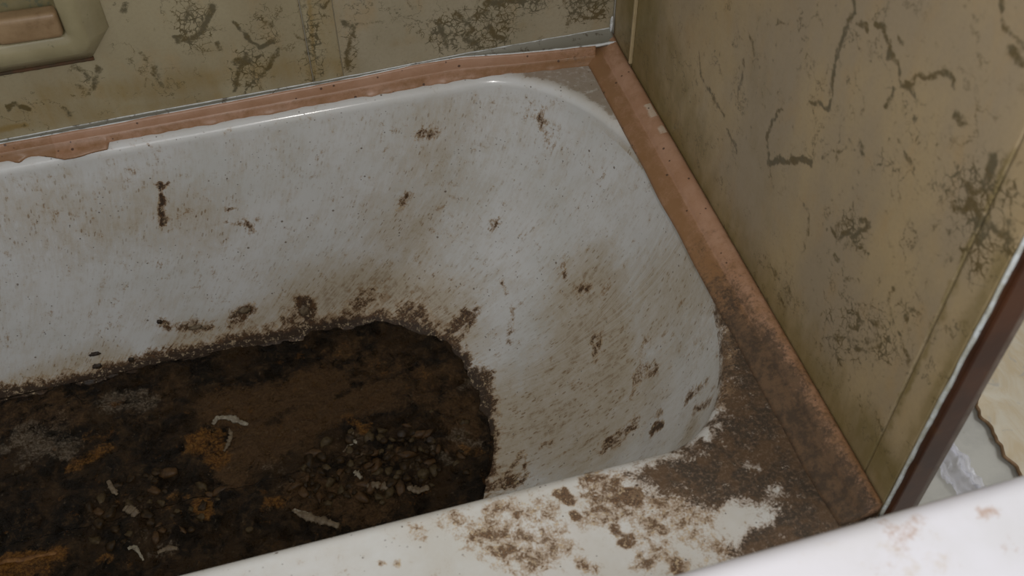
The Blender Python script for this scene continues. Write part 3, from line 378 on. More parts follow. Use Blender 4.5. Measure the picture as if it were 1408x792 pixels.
M_white_bead = simple('white_filler', (.62, .66, .66), (.42, .42, .36), 90, .5, .3, spots=((.06, .04, .02), 70, .62, .9))
M_plaster = simple('plaster', (.5, .47, .4), (.44, .41, .34), 12, .8, .2)
M_wood = simple('brown_gloss_wood', (.036, .010, .002), (.060, .018, .004), 22, .38, .12, coat=.0, spots=((.085, .030, .005), 16, .54, .6), spec=.3)
M_wood_edge = simple('pale_wood_edge', (.075, .045, .028), (.13, .09, .065), 40, .4, .2)  # lighter brown than the post face, for its right edge
M_concrete = simple('grey_lino', (.46, .45, .40), (.40, .39, .35), 18, .35, .1, spots=((.28, .22, .14), 35, .62, .5))
def vinyl():
    m = NT('cream_vinyl', .4)
    c = m.mix(m.rng(m.noise(14, 6, .6, vec=m.scl(m.pos, (1.8, .8, 1)), dist=1.5), .35, .65), (.56, .51, .40), (.50, .41, .27))
    c = m.mix(m.rng(m.noise(22, 5, .6, dist=2.), .58, .66, 0, .6), c, (.38, .36, .32))
    m.col(c); m.bump(m.noise(50, 4), .15, .002); return m.m
M_vinyl = vinyl(); M_vinyl_edge = simple('vinyl_backing', (.20, .12, .055), (.30, .19, .10), 60, .7, .3)
def film():
    m = NT('clear_film', .12, .6); m.b.inputs['Alpha'].default_value = .42; m.col((.78, .78, .86)); return m.m
M_film = film()
M_soap = simple('tan_soap', (.30, .20, .105), (.235, .15, .075), 30, .4, .2, spots=((.18, .11, .05), 60, .56, .5))
M_ceramic = simple('yellowed_ceramic', (.33, .285, .165), (.28, .24, .135), 20, .26, .08, spots=((.09, .085, .04), 90, .62, .7))
M_ceramic_in = simple('dark_spotted_ceramic', (.215, .175, .085), (.17, .145, .07), 30, .4, .1, spots=((.075, .10, .07), 70, .52, .6))  # darker than the frame, with greenish spots, for the recess
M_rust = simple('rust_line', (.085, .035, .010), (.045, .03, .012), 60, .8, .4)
def basinmat():
    m = NT('basin_ceramic', .16, .5)
    c = m.mix(m.rng(m.noise(14, 4), .4, .7), (.62, .61, .64), (.58, .57, .58))
    st = m.rng(m.noise(26, 6, .7), .57, .72, 0, .5); c = m.mix(st, c, (.50, .42, .33))
    sp = m.math('MULTIPLY', m.specks(42, hi=.32, keep=.62, lo=.12), m.rng(m.noise(60, 4), .42, .6)); c = m.mix(sp, c, (.36, .20, .14))
    ch = m.chan('stain'); fine = m.math('SUBTRACT', m.noise(200, 5, .7), .5)
    c = m.mix(m.rng(m.math('ADD', ch[0], m.math('MULTIPLY', fine, 1.4)), .4, .9, 0, .7), c, (.38, .24, .16))
    m.col(c); return m.m
M_basin = basinmat()
def muckmat():
    m = NT('sludge', .34, .28, 0)
    big = m.sn(17, 6, .65, dist=.6); mid = m.sn(60, 7, .72, dist=.4); n3 = m.sn(300, 5, .75); n2 = m.sn(130, 6, .7)
    A = lambda *v: v[0] if len(v) == 1 else m.math('ADD', v[0], A(*v[1:]))
    K = lambda v, k: m.math('MULTIPLY', v, k)
    c = m.mix(m.rng(A(big, K(mid, .3)), -.3, .35), (.011, .007, .003), (.046, .025, .009))
    c = m.mix(m.rng(A(mid, K(n3, .4)), .02, .5, 0, .75), c, (.080, .046, .018))
    ch = m.chan('stain')
    w = A(K(mid, .5), K(n3, .2), K(big, .25))
    c = m.mix(m.rng(A(ch[0], w), .25, .85, 0, .9), c, m.mix(m.rng(n3, -.4, .4), (.085, .044, .016), (.140, .078, .032)))
    c = m.mix(m.rng(A(ch[2], K(w, 1.2)), .45, .95, 0, .8), c, m.mix(m.rng(n3, -.2, .4), (.10, .07, .04), (.27, .22, .16)))
    c = m.mix(m.rng(A(ch[1], K(w, 1.1)), .42, .95, 0, .9), c, m.mix(m.rng(n3, -.3, .3), (.13, .048, .008), (.30, .14, .028)))
    c = m.mix(m.rng(A(m.sn(45, 5, .7, vec=m.vadd(m.pos, (3., 1., 0.))), K(n3, .4)), .38, .62, 0, .6), c, (.15, .065, .014))
    c = m.mix(m.rng(A(K(n2, 1.), K(n3, .6)), .42, .66, 0, .5), c, (.22, .17, .11))
    m.col(c); m.rough(m.rng(mid, -.45, .2, .16, .62))
    m.bump(A(K(mid, 1.), K(n2, .9), K(n3, .5)), .9, .0036)
    return m.m
M_muck = muckmat()
def lumpmat(name, a, b, rough=.35, spec=.4):
    return simple(name, a, b, 160, rough, .5, spec=spec)
M_pellet = lumpmat('dark_pellet', (.016, .010, .004), (.046, .027, .011), .45, .15)
M_pellet2 = lumpmat('olive_pellet', (.075, .052, .024), (.036, .024, .011), .45, .15)
M_pellet3 = lumpmat('brown_pellet', (.075, .040, .015), (.04, .022, .009), .4, .2)
M_pale = lumpmat('pale_scrap', (.30, .27, .20), (.15, .12, .08), .5)
M_palebrown = lumpmat('pale_brown_scrap', (.17, .13, .08), (.10, .07, .04), .5)
M_black = lumpmat('black_clump', (.020, .013, .008), (.045, .028, .014), .5)
M_rustclump = lumpmat('rust_clump', (.22, .10, .02), (.12, .05, .012), .6)

# ------------------------------------------------------------------ setting
fl = box('floor', (-2.0, -2.4, -.60), (1.9, .12, -.55), M_concrete); tag(fl, 'grey smooth floor seen beyond the brown post', 'floor', kind='structure')
wb = empty('wall_back'); tag(wb, 'yellowed marble-patterned panelled wall along the long side of the bath', 'wall', kind='structure')
box('backing', (-2.0, .004, -.548), (1.9, .10, 1.7), M_plaster, wb)
zs = np.concatenate([np.arange(.0, .30, .0016), np.linspace(.30, 1.65, 30)])
SEAM = -.376; JOINT = -.340
def dense(a, b, step): return np.linspace(a, b, int(round((b-a)/step))+1)
def back_panel(name, us, mat, groove):
    def f(u, v):
        return .0022*np.exp(-((u-SEAM)/.0016)**2)
    o = panel(name, us, zs, 0.0, 'y', .0038, mat, wb, f)
    V = np.array([v.co[:] for v in o.data.vertices]); W0 = V.copy(); W0 = warp(W0); W0[:, 1] = 0
    setattr_col(o, 'vein', np.column_stack([field(W0, BACK), field(W0, BACK_CLOUD), field(W0, BACK_FILM)])); return o
back_panel('panel', np.concatenate([np.linspace(-1.95, -.95, 20), dense(-.945, SEAM-.0008, .0016)]), M_back, 1)
back_panel('panel', dense(SEAM, JOINT-.0005, .0016), M_back, 1)
back_panel('panel', dense(JOINT, -.0005, .0016), M_back2, 1)

wr = empty('wall_right'); tag(wr, 'olive-stained marble-patterned panelled wall at the end of the bath', 'wall', kind='structure')
box('backing', (.006, -.655, -.548), (.040, .0, 1.7), M_plaster, wr)
EZ = np.concatenate([np.arange(-.02, .46, .0018), np.linspace(.46, 1.65, 26)])
def end_panel(ys):
    def f(u, v): return .0006*np.sin(u*31+v*9)*np.clip((v)*10, 0, 1)*0
    o = panel('panel', ys, EZ, 0.0, 'x', .0055, M_end, wr)
    V = np.array([v.co[:] for v in o.data.vertices]); W0 = V.copy(); W0 = warp(W0, .0040, 70, .0024, 210); W0[:, 0] = 0
    setattr_col(o, 'vein', np.column_stack([field(W0, END), field(W0, END_CLOUD), field(W0, END_FILM)])); return o
end_panel(dense(-.6565, -.0705, .0018)); end_panel(dense(-.6895, -.6580, .0016)); end_panel(dense(-.0655, -.004, .0018))
bead = box('trim_1', (-.0035, -.0700, .024), (.003, -.0660, 1.65), M_end, None, .0012)
bead.data.attributes.new('vein', 'FLOAT_COLOR', 'POINT')
bead.data.materials[0] = simple('cream_joint_strip', (.40, .31, .17), (.34, .26, .14), 40, .4)
tag(bead, 'narrow cream joint strip running up the end wall near the corner', 'trim', kind='structure')

# white filler line between the end panel and the brown post
pp = [(0, 0, z) for z in dense(.002, 1.6, .006)]
def bead_prof(i):
    z = pp[i][2]; w = .0017*(1+.35*fnoise(z, 1, 60, 2)+.25*fnoise(z, 2, 160, 3)); y = -.6925+.0006*fnoise(z, 5, 40, 5)
    return [(.0-.0012+.0010*math.cos(a)*1.2, y+w*math.sin(a), z) if False else (.0012-.0022*math.cos(a), y+w*math.sin(a), z) for a in np.linspace(0, 2*math.pi, 8, endpoint=False)]
tb = sweep('trim_2', pp, bead_prof, M_white_bead); tag(tb, 'cracked white filler line between the end wall and the brown post', 'trim', kind='structure')

post = empty('door_post', (.017, -.68, -.55)); tag(post, 'dark brown glossy wooden post closing off the end wall', 'post')
def child_box(name, lo, hi, mat, parent, bev=0., seg=2):
    o = box(name, lo, hi, mat, None, bev, seg); o.parent = parent; o.location = -parent.location; return o
child_box('post_face', (.0018, -.7000, -.549), (.0225, -.6565, 1.65), M_wood, post, .0015)
child_box('edge_bead', (.0225, -.6985, -.549), (.0300, -.6600, 1.65), M_wood_edge, post, .0022, 3)
child_box('rear_board', (.0405, -.6560, -.549), (.0465, -.10, 1.65), M_wood, post, .001)

# white filler blob at the foot of the post
fb = put('filler_blob', lump_mesh('filler_blob', .011, 5, M_white_bead, 3, (.95, .9, .55), .35, 2.2), (-.010, -.7035, .0045))
tag(fb, 'small cracked lump of off-white filler at the foot of the brown post', 'filler')

# torn vinyl sheet on the floor beyond
def vinyl_sheet():
    edge = [(.496, -.20), (.512, -.27), (.535, -.315), (.518, -.334), (.513, -.352), (.520, -.373), (.514, -.399), (.510, -.425), (.516, -.450), (.500, -.50), (.515, -.58), (.49, -.70)]
    e = np.array(edge); t = np.linspace(0, len(e)-1, 130); ex = np.interp(t, range(len(e)), e[:, 0]); ey = np.interp(t, range(len(e)), e[:, 1])
    V = []; nk = 16
    for i in range(len(t)):
        jit = .004*fnoise(ex[i], ey[i], 90, 1)
        for k in range(nk):
            s = k/(nk-1); x = ex[i]+jit+(1.6-ex[i])*s**2.2
            lift = .016*math.exp(-(x-ex[i])/.03)*(.6+.6*fnoise(ey[i], 0, 12, 4))
            V.append((x, ey[i], -.5485+max(lift, 0)))
    V = np.array(V); F = grid_faces(nk, len(t)); top = V.copy(); bot = V.copy(); bot[:, 2] -= .0014
    n = len(V); allV = np.concatenate([top+np.array([0, 0, .0016]), bot+np.array([0, 0, .0014])])
    i = np.arange(len(t)-1)*nk; side = np.stack([i, i+nk, n+i+nk, n+i], 1)
    r = empty('vinyl_sheet', (.9, -.4, -.55))
    a = mesh('sheet', allV[:n], F[:, ::-1], M_vinyl, r); a.location = -r.location
    b = mesh('torn_edge', np.concatenate([allV[:n:nk]+np.array([-.0005, 0, .0003]), allV[:n:nk]+np.array([-.0050, .0, -.0022]), allV[:n:nk]+np.array([-.002, 0, -.004])]),
             [(j, j+1, len(t)+j+1, len(t)+j) for j in range(len(t)-1)]+[(len(t)+j, len(t)+j+1, 2*len(t)+j+1, 2*len(t)+j) for j in range(len(t)-1)], M_vinyl_edge, r); b.location = -r.location
    tag(r, 'torn cream marble-patterned vinyl sheet curling up from the grey floor', 'vinyl flooring')
vinyl_sheet()
# crumpled clear film
def film_scrap():
    V = []; nu, nv = 26, 34
    for j in range(nv):
        for i in range(nu):
            u = i/(nu-1)-.5; v = j/(nv-1)-.5
            x = .425+u*.05+.012*fnoise(v, 0, 6, 8); y = -.425+v*.15
            z = -.548+.013*abs(fnoise(u, v, 9, 3))+.010*abs(fnoise(u, v, 21, 6))+.016*math.exp(-(u/.16)**2)
            w = 1-(2*abs(v))**3*.7; V.append((.425+(x-.425)*w, y, z))
    o = mesh('plastic_scrap', V, grid_faces(nu, nv), M_film); tag(o, 'crumpled clear plastic scrap glinting on the grey floor behind the post', 'plastic scrap')
film_scrap()

# ------------------------------------------------------------------ bath
tub = empty('bathtub', (-.83, -.35, -.55)); tag(tub, 'filthy white enamel bathtub caked with brown dirt', 'bathtub')
R = tub_rings(); nr, ns, _ = R.shape
V = R.reshape(-1, 3)
Fq = grid_faces(ns, nr, True)
cen = np.array([[-.85, -.29, -.378]]); V = np.concatenate([V, cen])
tri_i = np.arange(ns)
base0 = (nr-1)*ns
Fall = np.concatenate([Fq, np.stack([base0+tri_i, base0+(tri_i+1) % ns, np.full(ns, len(V)-1), np.full(ns, len(V)-1)], 1)])
me = bpy.data.meshes.new('shell')
me.vertices.add(len(V)); me.vertices.foreach_set('co', V.astype(np.float32).ravel())
nq = len(Fq); li = np.concatenate([Fq.ravel(), Fall[nq:, :3].ravel()]); st = np.concatenate([np.arange(nq)*4, nq*4+np.arange(ns)*3])
me.loops.add(len(li)); me.loops.foreach_set('vertex_index', li.astype(np.int32)); me.polygons.add(nq+ns); me.polygons.foreach_set('loop_start', st.astype(np.int32))
me.polygons.foreach_set('use_smooth', np.ones(nq+ns, bool)); me.update(calc_edges=True); me.validate(); me.flip_normals()
me.materials.append(M_enamel)
shell = bpy.data.objects.new('shell', me); C.objects.link(shell); shell.parent = tub; shell.location = -tub.location
seglen = np.linalg.norm(np.diff(rim(), axis=0, append=rim()[:1]), axis=1); su = np.concatenate([[0], np.cumsum(seglen)[:-1]]); su = (su-su[len(su)//2-40]) % seglen.sum()
dv = np.linalg.norm(np.diff(R, axis=0), axis=2); vv = np.concatenate([np.zeros((1, ns)), np.cumsum(dv, 0)])
flow = np.stack([np.broadcast_to(su, (nr, ns)), vv, np.zeros((nr, ns))], -1).reshape(-1, 3); flow = np.concatenate([flow, [[0, 0, 0]]])
# on the flat deck dirt has no flow: use plain position there
deck = V[:, 2] > -.0125
fl2 = flow.copy(); fl2[deck, 0] = V[deck, 0]*.6; fl2[deck, 1] = V[deck, 1]*1.6
lipmask = deck
setattr_vec(shell, 'flow', flow)
VW = warp(V, .0035, 70, .0016, 260)
brown = field(VW, TUB_BROWN); tan = field(V, TUB_FILM)
dd = np.zeros(len(V)); k = V[:, 2] > -.02
dd[k] = poly_field(VW[k, :2], DECK_DARK, .026)
dd[k] -= field(VW[k], DECK_CLEAR)*.85
gk = np.zeros(len(V)); gk[k] = poly_field(V[k, :2], DECK_GREY, .008)
tan = np.maximum(tan, gk*1.05)
dd = np.clip(dd, 0, 1)
dd *= np.where(k, 1, 0)
setattr_col(shell, 'stain', np.column_stack([brown, tan, dd]))
bvh = BVHTree.FromPolygons([tuple(v) for v in V[::1]], [tuple(map(int, f)) for f in Fq[::1]][::1]) if False else None
sp = box('side_panel', (-1.655, -.709, -.548), (-.004, -.700, -.052), simple('bath_panel', (.55, .55, .55), (.5, .5, .49), 20, .3)); sp.parent = tub; sp.location = -tub.location

# ------------------------------------------------------------------ pink sealing strips
def offs(x): return float(np.interp(x, (-.20, -.12, -.03), (0, .010, .019)))
def ztop(x): return float(np.interp(x, (-.74, -.60, -.49, -.33, -.26, -.19, -.12, -.03), (.0195, .0195, .0213, .0238, .0270, .0268, .0238, .0225)))
PXY = dense(-1.64, -.030, .0016)
def back_prof(i):
    x = PXY[i]; o = offs(x); h = ztop(x); wob = .0006*fnoise(x, 0, 22, 1)
    low = -.0035-.0040*max(0, fnoise(x, 0, 24, 9)+.25)-.0018*fnoise(x, 0, 75, 4)
    low += float(np.interp(x, (-.735, -.722, -.708, -.700, -.690, -.672, -.6235, -.6215), (0, -.006, 0, .001, -.004, -.014, -.011, 0)))
    low = min(low, -.0012)
    y = -.0004-o
    return [(x, y, -.004), (x, y, h+wob), (x, y-.0025, h+.0006+wob), (x, y-.0045, h-.0022), (x, y-.0052, h*.52), (x, y-.0053, h*.46), (x, y-.0060, h*.44), (x, y-.0066, h*.30), (x, y-.0070+low*.4, .0022), (x, y-.0050+low, .0006), (x, y-.0050+low-.0005, -.0015), (x, y-.004, -.004)]
s1 = sweep('trim_3', [None]*len(PXY), back_prof, M_pink); tag(s1, 'grubby pink plastic sealing strip along the long back edge of the bath', 'sealing strip', kind='structure')
V1 = np.array([v.co[:] for v in s1.data.vertices]); x = V1[:, 0]; kk = np.arange(len(V1)) % 12
lowf = np.isin(kk, (6, 7, 8, 9, 10))
fn = np.clip((x+.14)/.1, 0, 1)*.55+np.where(lowf, .42, 0)+np.where(x < -.68, .4, 0)+.16
line = np.where(np.isin(kk, (5,)), .62, 0)*(x < -.05)
setattr_col(s1, 'stain', np.column_stack([np.where(abs(x+.05) < .025, .3, 0), fn, line]))
PYY = dense(-.6905, -.0016, .0025)
def right_prof(i):
    y = PYY[i]; w = .0015*fnoise(0, y, 16, 2)
    tip = max(0, (y+.035)/.0335)
    L = .041+w-.004*min(1, max(0, (y+.62)/-.07))+.003*tip
    up = .0030*tip
    return [(-.0008, y, -.004), (-.0008, y, .0205+up), (-.004, y, .0222+up), (-.010, y, .0212+up), (-.0170, y, .0165+up), (-.0200, y, .0135+up), (-.0206, y, .0112+up), (-.0222, y, .0110+up), (-.030, y, .0085+up), (-L+.003, y, .0030+up), (-L, y, .0003), (-L+.004, y, -.004)]
s2 = sweep('trim_4', [None]*len(PYY), right_prof, M_pink); tag(s2, 'pink plastic sealing strip down the end wall, dirt-caked at its near end', 'sealing strip', kind='structure')
V2 = np.array([v.co[:] for v in s2.data.vertices]); y = V2[:, 1]; xx = -V2[:, 0]
dk = np.clip((-y-.33)/.20, 0, 1)*np.clip(.28+(xx-.004)*26, 0, 1)*.95+np.clip((-y-.20)/.3, 0, 1)*.22*np.clip(xx*40, .3, 1)
dk = np.maximum(dk, np.clip((-y-.52)/.12, 0, 1)*np.clip(.25+(xx)*40, 0, 1))
bf = .28+np.clip((xx-.0205)*200, 0, .55)+np.where((-y < .06), .25, 0)+np.clip((-y-.3)*1.2, 0, .3)
pl = np.clip(1-abs(xx-.0213)/.0012, 0, 1)*.55*(-y < .42)+np.where((abs(y+.155) < .012) & (abs(xx-.006) < .005), .75, 0)+np.where((abs(y+.19) < .008) & (abs(xx-.008) < .005), .7, 0)
setattr_col(s2, 'stain', np.column_stack([dk, bf, pl]))

# silicone along the back wall
PS = dense(-1.64, -.003, .0025)
def sil_prof(i):
    x = PS[i]; o = offs(min(x, -.03)); t = ztop(min(x, -.03))-.0004
    zw = float(np.interp(x, (-.74, -.6, -.33, -.19), (.0238, .0262, .0275, .0305)))+.0006*fnoise(x, 0, 40, 7)
    zw = max(zw, t+.0012)
    return [(x, -.0003, t-.006), (x, -.0003, zw), (x, -.0014, zw+.0003), (x, -.0022, zw-.0012), (x, -.0018-o*.35, t+.0004+(zw-t)*.35), (x, -.0018-o*.75, t+.0006), (x, -.0018-o, t+.0015+.0005*fnoise(x, 1, 80, 5)), (x, -.0030-o, t+.0008), (x, -.002-o, t-.003)]
def silmat():
    m = NT('grey_silicone', .32, .5)
    ch = m.chan('stain'); f = m.math('ADD', ch[0], m.math('MULTIPLY', m.sn(60, 6, .7), .45))
    c = m.mix(m.rng(f, .25, .75), (.20, .19, .15), (.66, .68, .67)); c = m.mix(m.rng(m.sn(90, 5, .7), .25, .45, 0, .8), c, (.07, .05, .03))
    m.col(c); m.bump(m.noise(200, 4), .4, .0006); return m.m
M_silicone = silmat()
s3 = sweep('trim_5', [None]*len(PS), sil_prof, M_silicone); tag(s3, 'smeared grey and white silicone line between back wall and pink strip', 'silicone', kind='structure')
kk = np.arange(len(s3.data.vertices)) % 9; setattr_col(s3, 'stain', np.column_stack([np.isin(kk, (1, 2, 6, 7))*.75, kk*0., kk*0.]))
s4 = put('silicone_smear', lump_mesh('silicone_smear', .008, 9, M_silicone, 3, (.22, .4, 1.5), .25, 1.7), (-.0040, -.0042, .038)); tag(s4, 'vertical smear of whitish silicone in the wall corner above the pink strip', 'silicone')
setattr_col(s4, 'stain', np.full((len(s4.data.vertices), 3), .6))

# ------------------------------------------------------------------ soap dish
M_vein0 = None
sd = empty('soap_dish', (-.66, 0, .16)); tag(sd, 'yellowed built-in ceramic soap dish with darker spotted recess on the back wall', 'soap dish')
def dish():
    # front frame standing proud of the wall by .020; outer outline at the wall wider with bevelled cheeks
    fx0, fx1, fz0, fz1 = -.765, -.604, .128, .235
    wx0, wx1, wz0, wz1 = -.788, -.5795, .113, .262
    D = .022
    def rrect(x0, x1, z0, z1, r, n=6):
        P = []
        for cx, cz, a0 in ((x1-r, z0+r, -90), (x1-r, z1-r, 0), (x0+r, z1-r, 90), (x0+r, z0+r, 180)):
            for k in range(n+1):
                a = math.radians(a0+90*k/n); P.append((cx+r*math.cos(a), cz+r*math.sin(a)))
        return P
    def cham(x0, x1, z0, z1, c, n=6):
        P = []
        for (ax, az), (bx, bz) in ((((x1-c, z0), (x1, z0+c*1.25))), (((x1, z1-c), (x1-c, z1))), (((x0+c, z1), (x0, z1-c))), (((x0, z0+c), (x0+c, z0)))):
            for k in range(n+1): P.append((ax+(bx-ax)*k/n, az+(bz-az)*k/n))
        return P
    def sh(P, d): return [(p[0]+d*.22, p[1]+d*.65) for p in P]
    outer = cham(wx0, wx1, wz0, wz1, .026); outer2 = cham(wx0+.001, wx1-.001, wz0+.001, wz1-.001, .026)
    f0 = rrect(fx0, fx1, fz0-.012, fz1, .016); f1 = rrect(fx0+.004, fx1-.003, fz0-.009, fz1-.003, .014)
    i0 = rrect(fx0+.018, fx1-.019, fz0+.012, fz1-.018, .006); i1 = rrect(fx0+.020, fx1-.021, fz0+.014, fz1-.020, .005)
    i2 = rrect(fx0+.024, fx1-.026, fz0+.020, fz1-.026, .008)
    f0 = sh(f0, D); f1 = sh(f1, D); i0 = sh(i0, D); i1 = sh(i1, D); i2 = sh(i2, D*.6)
    rings = [(outer, -.0002), (outer2, -.004), (f0, -D+.003), (f1, -D), (i0, -D), (i1, -D+.003)]
    n = len(outer); V = [(p[0], yy, p[1]) for ring, yy in rings for p in ring]
    F = grid_faces(n, len(rings), True)
    o = mesh('frame', V, F, M_ceramic, sd); o.location = -sd.location
    rings2 = [(i1, -D+.0028), (i2, -.006), ]
    V = [(p[0], yy, p[1]) for ring, yy in rings2 for p in ring]; k = len(V); F = [tuple(f) for f in grid_faces(n, 2, True)]+[tuple(range(n, 2*n))]
    r = mesh('recess', V, F, M_ceramic_in, sd); r.location = -sd.location
    # dark rust line in the gap under the dish
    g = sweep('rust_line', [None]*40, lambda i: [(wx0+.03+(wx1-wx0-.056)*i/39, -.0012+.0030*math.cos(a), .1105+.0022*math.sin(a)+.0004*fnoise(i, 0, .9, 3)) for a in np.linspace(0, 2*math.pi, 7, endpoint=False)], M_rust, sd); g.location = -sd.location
dish()
def soap():
    bm = bmesh.new(); bmesh.ops.create_cube(bm, size=1)
    for v in bm.verts: v.co = Vector((v.co.x*.064, v.co.y*.020, v.co.z*.030))
    bmesh.ops.bevel(bm, geom=bm.edges[:], offset=.006, segments=4, affect='EDGES', profile=.6)
    for v in bm.verts: v.co += Vector((0, .0006*noise.noise(v.co*90), .0010*noise.noise(v.co*60)))
    me = bpy.data.meshes.new('soap_bar'); bm.to_mesh(me); bm.free(); me.polygons.foreach_set('use_smooth', [True]*len(me.polygons)); me.materials.append(M_soap)
    o = put('soap_bar', me, (-.653, -.019, .1745), (0, math.radians(1.0), 0)); tag(o, 'dried tan bar of soap lying in the soap dish', 'soap')
soap()

# ------------------------------------------------------------------ sludge on the bath floor
def mz(x, y):
    z = -.3475+.005*fnoise(x, y, 17, 11)+.005*fnoise(x, y, 48, 12)+.0018*fnoise(x, y, 125, 13)+.004*fnoise(x, y, 9, 1)+.0035*fnoise(x, y, 28, 2)+.0018*fnoise(x, y, 75, 3)
    r = math.hypot((x+.36)/.17, (y+.27)/.13)
    k = max(0, 1-r); z += k*(.003+.007*abs(fnoise(x, y, 60, 5))+.005*abs(fnoise(x, y, 150, 6)))
    z += max(0, 1-math.hypot((x+.60)/.16, (y+.33)/.12))*(.003+.004*abs(fnoise(x, y, 75, 8)))
    return z
def sludge():
    b0, zb = wall_loop(.97); nb = len(b0); cenp = np.array([-.85, -.29]); rings = []
    ts = np.concatenate([np.linspace(0, .75, 210), np.linspace(.76, .9985, 14)])
    b0 = b0+(cenp-b0)/np.linalg.norm(cenp-b0, axis=1)[:, None]*.001
    # medial inset: shrink in y to the axis and in x only from the ends, so that rings stay even
    V = []
    for t in ts:
        P = bottom(0)*0+b0; q = P.copy(); q[:, 1] = -.29+(P[:, 1]+.29)*(1-t); q[:, 0] = np.where(P[:, 0] > -.5, np.minimum(P[:, 0], P[:, 0]), P[:, 0])
        q[:, 0] = P[:, 0]+(-.85-P[:, 0])*t*.28
        V.append(q)
    V = np.concatenate(V); z = np.array([mz(a, b) for a, b in V]); edge = np.repeat(ts, nb)
    z[edge < 1e-6] = zb-.002
    z[(edge > 1e-6) & (edge < .03)] -= .002
    V3 = np.column_stack([V, z]); F = grid_faces(nb, len(ts), True)
    o = fast('sludge', V3, F[:, ::-1], M_muck)
    me = o.data
    W0 = warp(V3, .007, 45, .003, 160); W0[:, 2] = -.345
    setattr_col(o, 'stain', np.column_stack([field(W0, MUCK_BROWN), field(W0, MUCK_ORANGE), field(W0, MUCK_GREY)]))
    bm = bmesh.new(); bm.from_mesh(me); bmesh.ops.recalc_face_normals(bm, faces=bm.faces); 
    if sum(f.normal.z for f in list(bm.faces)[:2000]) < 0: bmesh.ops.reverse_faces(bm, faces=bm.faces)
    bm.to_mesh(me); bm.free()
    tag(o, 'wet dark brown and rust-orange sludge covering the bath floor', 'sludge', kind='stuff')
sludge()

BASIN_ST = [([(-0.107,-0.8052,0.25),(-0.1188,-0.8117,0.25),(-0.1244,-0.8173,0.25)],0.003,0.014,0.62),([(-0.123,-0.8021,0.25),(-0.127,-0.8069,0.25)],0.003,0.01,0.6),([(-0.0683,-0.8118,0.25),(-0.0603,-0.8131,0.25)],0.002,0.008,0.8),([(-0.1373,-0.8255,0.25),(-0.1454,-0.8302,0.25)],0.003,0.012,0.45),([(-0.1125,-0.8255,0.25),(-0.0993,-0.8387,0.25)],0.004,0.02,0.3),([(-0.0602,-0.8333,0.25),(-0.0589,-0.8408,0.25)],0.003,0.015,0.4),([(-0.0681,-0.8344,0.25),(-0.0714,-0.8358,0.25)],0.002,0.005,0.5)]
# ------------------------------------------------------------------ debris in the sludge
rnd = random.Random(4)
pel = [lump_mesh('pellet', .0052, s, (M_pellet, M_pellet2, M_pellet, M_pellet3)[s % 4], 2, ((1.5, 1.2, 1.0, 1.9)[s % 4], .95, .75), .7, 1.5) for s in range(12)]
def scatter(n, cx, cy, rx, ry, label, group, meshes, smin, smax, seed, rot=0.):
    r = random.Random(seed); placed = []; tries = 0
    while len(placed) < n and tries < n*60:
        tries += 1; a = r.uniform(0, 2*math.pi); q = math.sqrt(r.random()); u = rx*q*math.cos(a); v = ry*q*math.sin(a)
        x = cx+u*math.cos(rot)-v*math.sin(rot); y = cy+u*math.sin(rot)+v*math.cos(rot); s = r.uniform(smin, smax)
        if any(math.hypot(x-p[0], y-p[1]) < .0045*(s+p[2]) for p in placed): continue
        placed.append((x, y, s))
        o = put('pellet', meshes[r.randrange(len(meshes))], (x, y, mz(x, y)-.0008*s), (r.uniform(-.4, .4), r.uniform(-.4, .4), r.uniform(0, 6.28)), s)
        tag(o, label, 'pellet', group)
scatter(80, -0.4103, -0.3033, 0.0989, 0.0501, 'dark pellet in the dense cluster right of centre', 'pellets in the dense cluster', pel, 0.7, 1.6, 1, -0.036)
scatter(44, -0.6806, -0.2853, 0.0888, 0.0505, 'dark pellet scattered over the lower left of the sludge', 'pellets at the lower left', pel, 0.6, 1.5, 2, -0.035)
scatter(16, -0.3185, -0.2958, 0.0480, 0.0640, 'small dark pellet near the end of the sludge', 'pellets near the end of the sludge', pel, 0.5, 1.1, 3, -0.035)
def tube_piece(name, pts, radii, mat, label, cat, flat=.45, seed=1):
    """bent scrap: smoothed polyline with uneven thickness, lying on the sludge"""
    P = np.array(pts, float); t = np.linspace(0, len(P)-1, 8*(len(P)-1)+1); X = np.interp(t, range(len(P)), P[:, 0]); Y = np.interp(t, range(len(P)), P[:, 1]); Rr = np.interp(t, range(len(P)), radii)
    for _ in range(3): X[1:-1] = (X[:-2]+2*X[1:-1]+X[2:])/4; Y[1:-1] = (Y[:-2]+2*Y[1:-1]+Y[2:])/4
    rows = []; n = len(X)
    for i in range(n):
        a = max(i-1, 0); b = min(i+1, n-1); d = np.array([X[b]-X[a], Y[b]-Y[a]]); d /= np.linalg.norm(d)+1e-9; nrm = (-d[1], d[0])
        rr = Rr[i]*(1+.7*fnoise(i, seed, .55, seed)); z0 = mz(X[i], Y[i])+rr*flat*.75
        for k in range(10):
            an = k/10*2*math.pi; w = rr*(1+.5*fnoise(i, k, .9, seed+3))
            rows.append((X[i]+nrm[0]*w*math.cos(an), Y[i]+nrm[1]*w*math.cos(an), z0+w*flat*math.sin(an)))
    F = [tuple(f) for f in grid_faces(10, n, True)]+[tuple(range(10))[::-1], tuple((n-1)*10+j for j in range(10))]
    o = mesh(name, rows, F, mat); c = Vector(rows[0]); 
    bm = bmesh.new(); bm.from_mesh(o.data); bmesh.ops.recalc_face_normals(bm, faces=bm.faces); bm.to_mesh(o.data); bm.free()
    tag(o, label, cat); return o
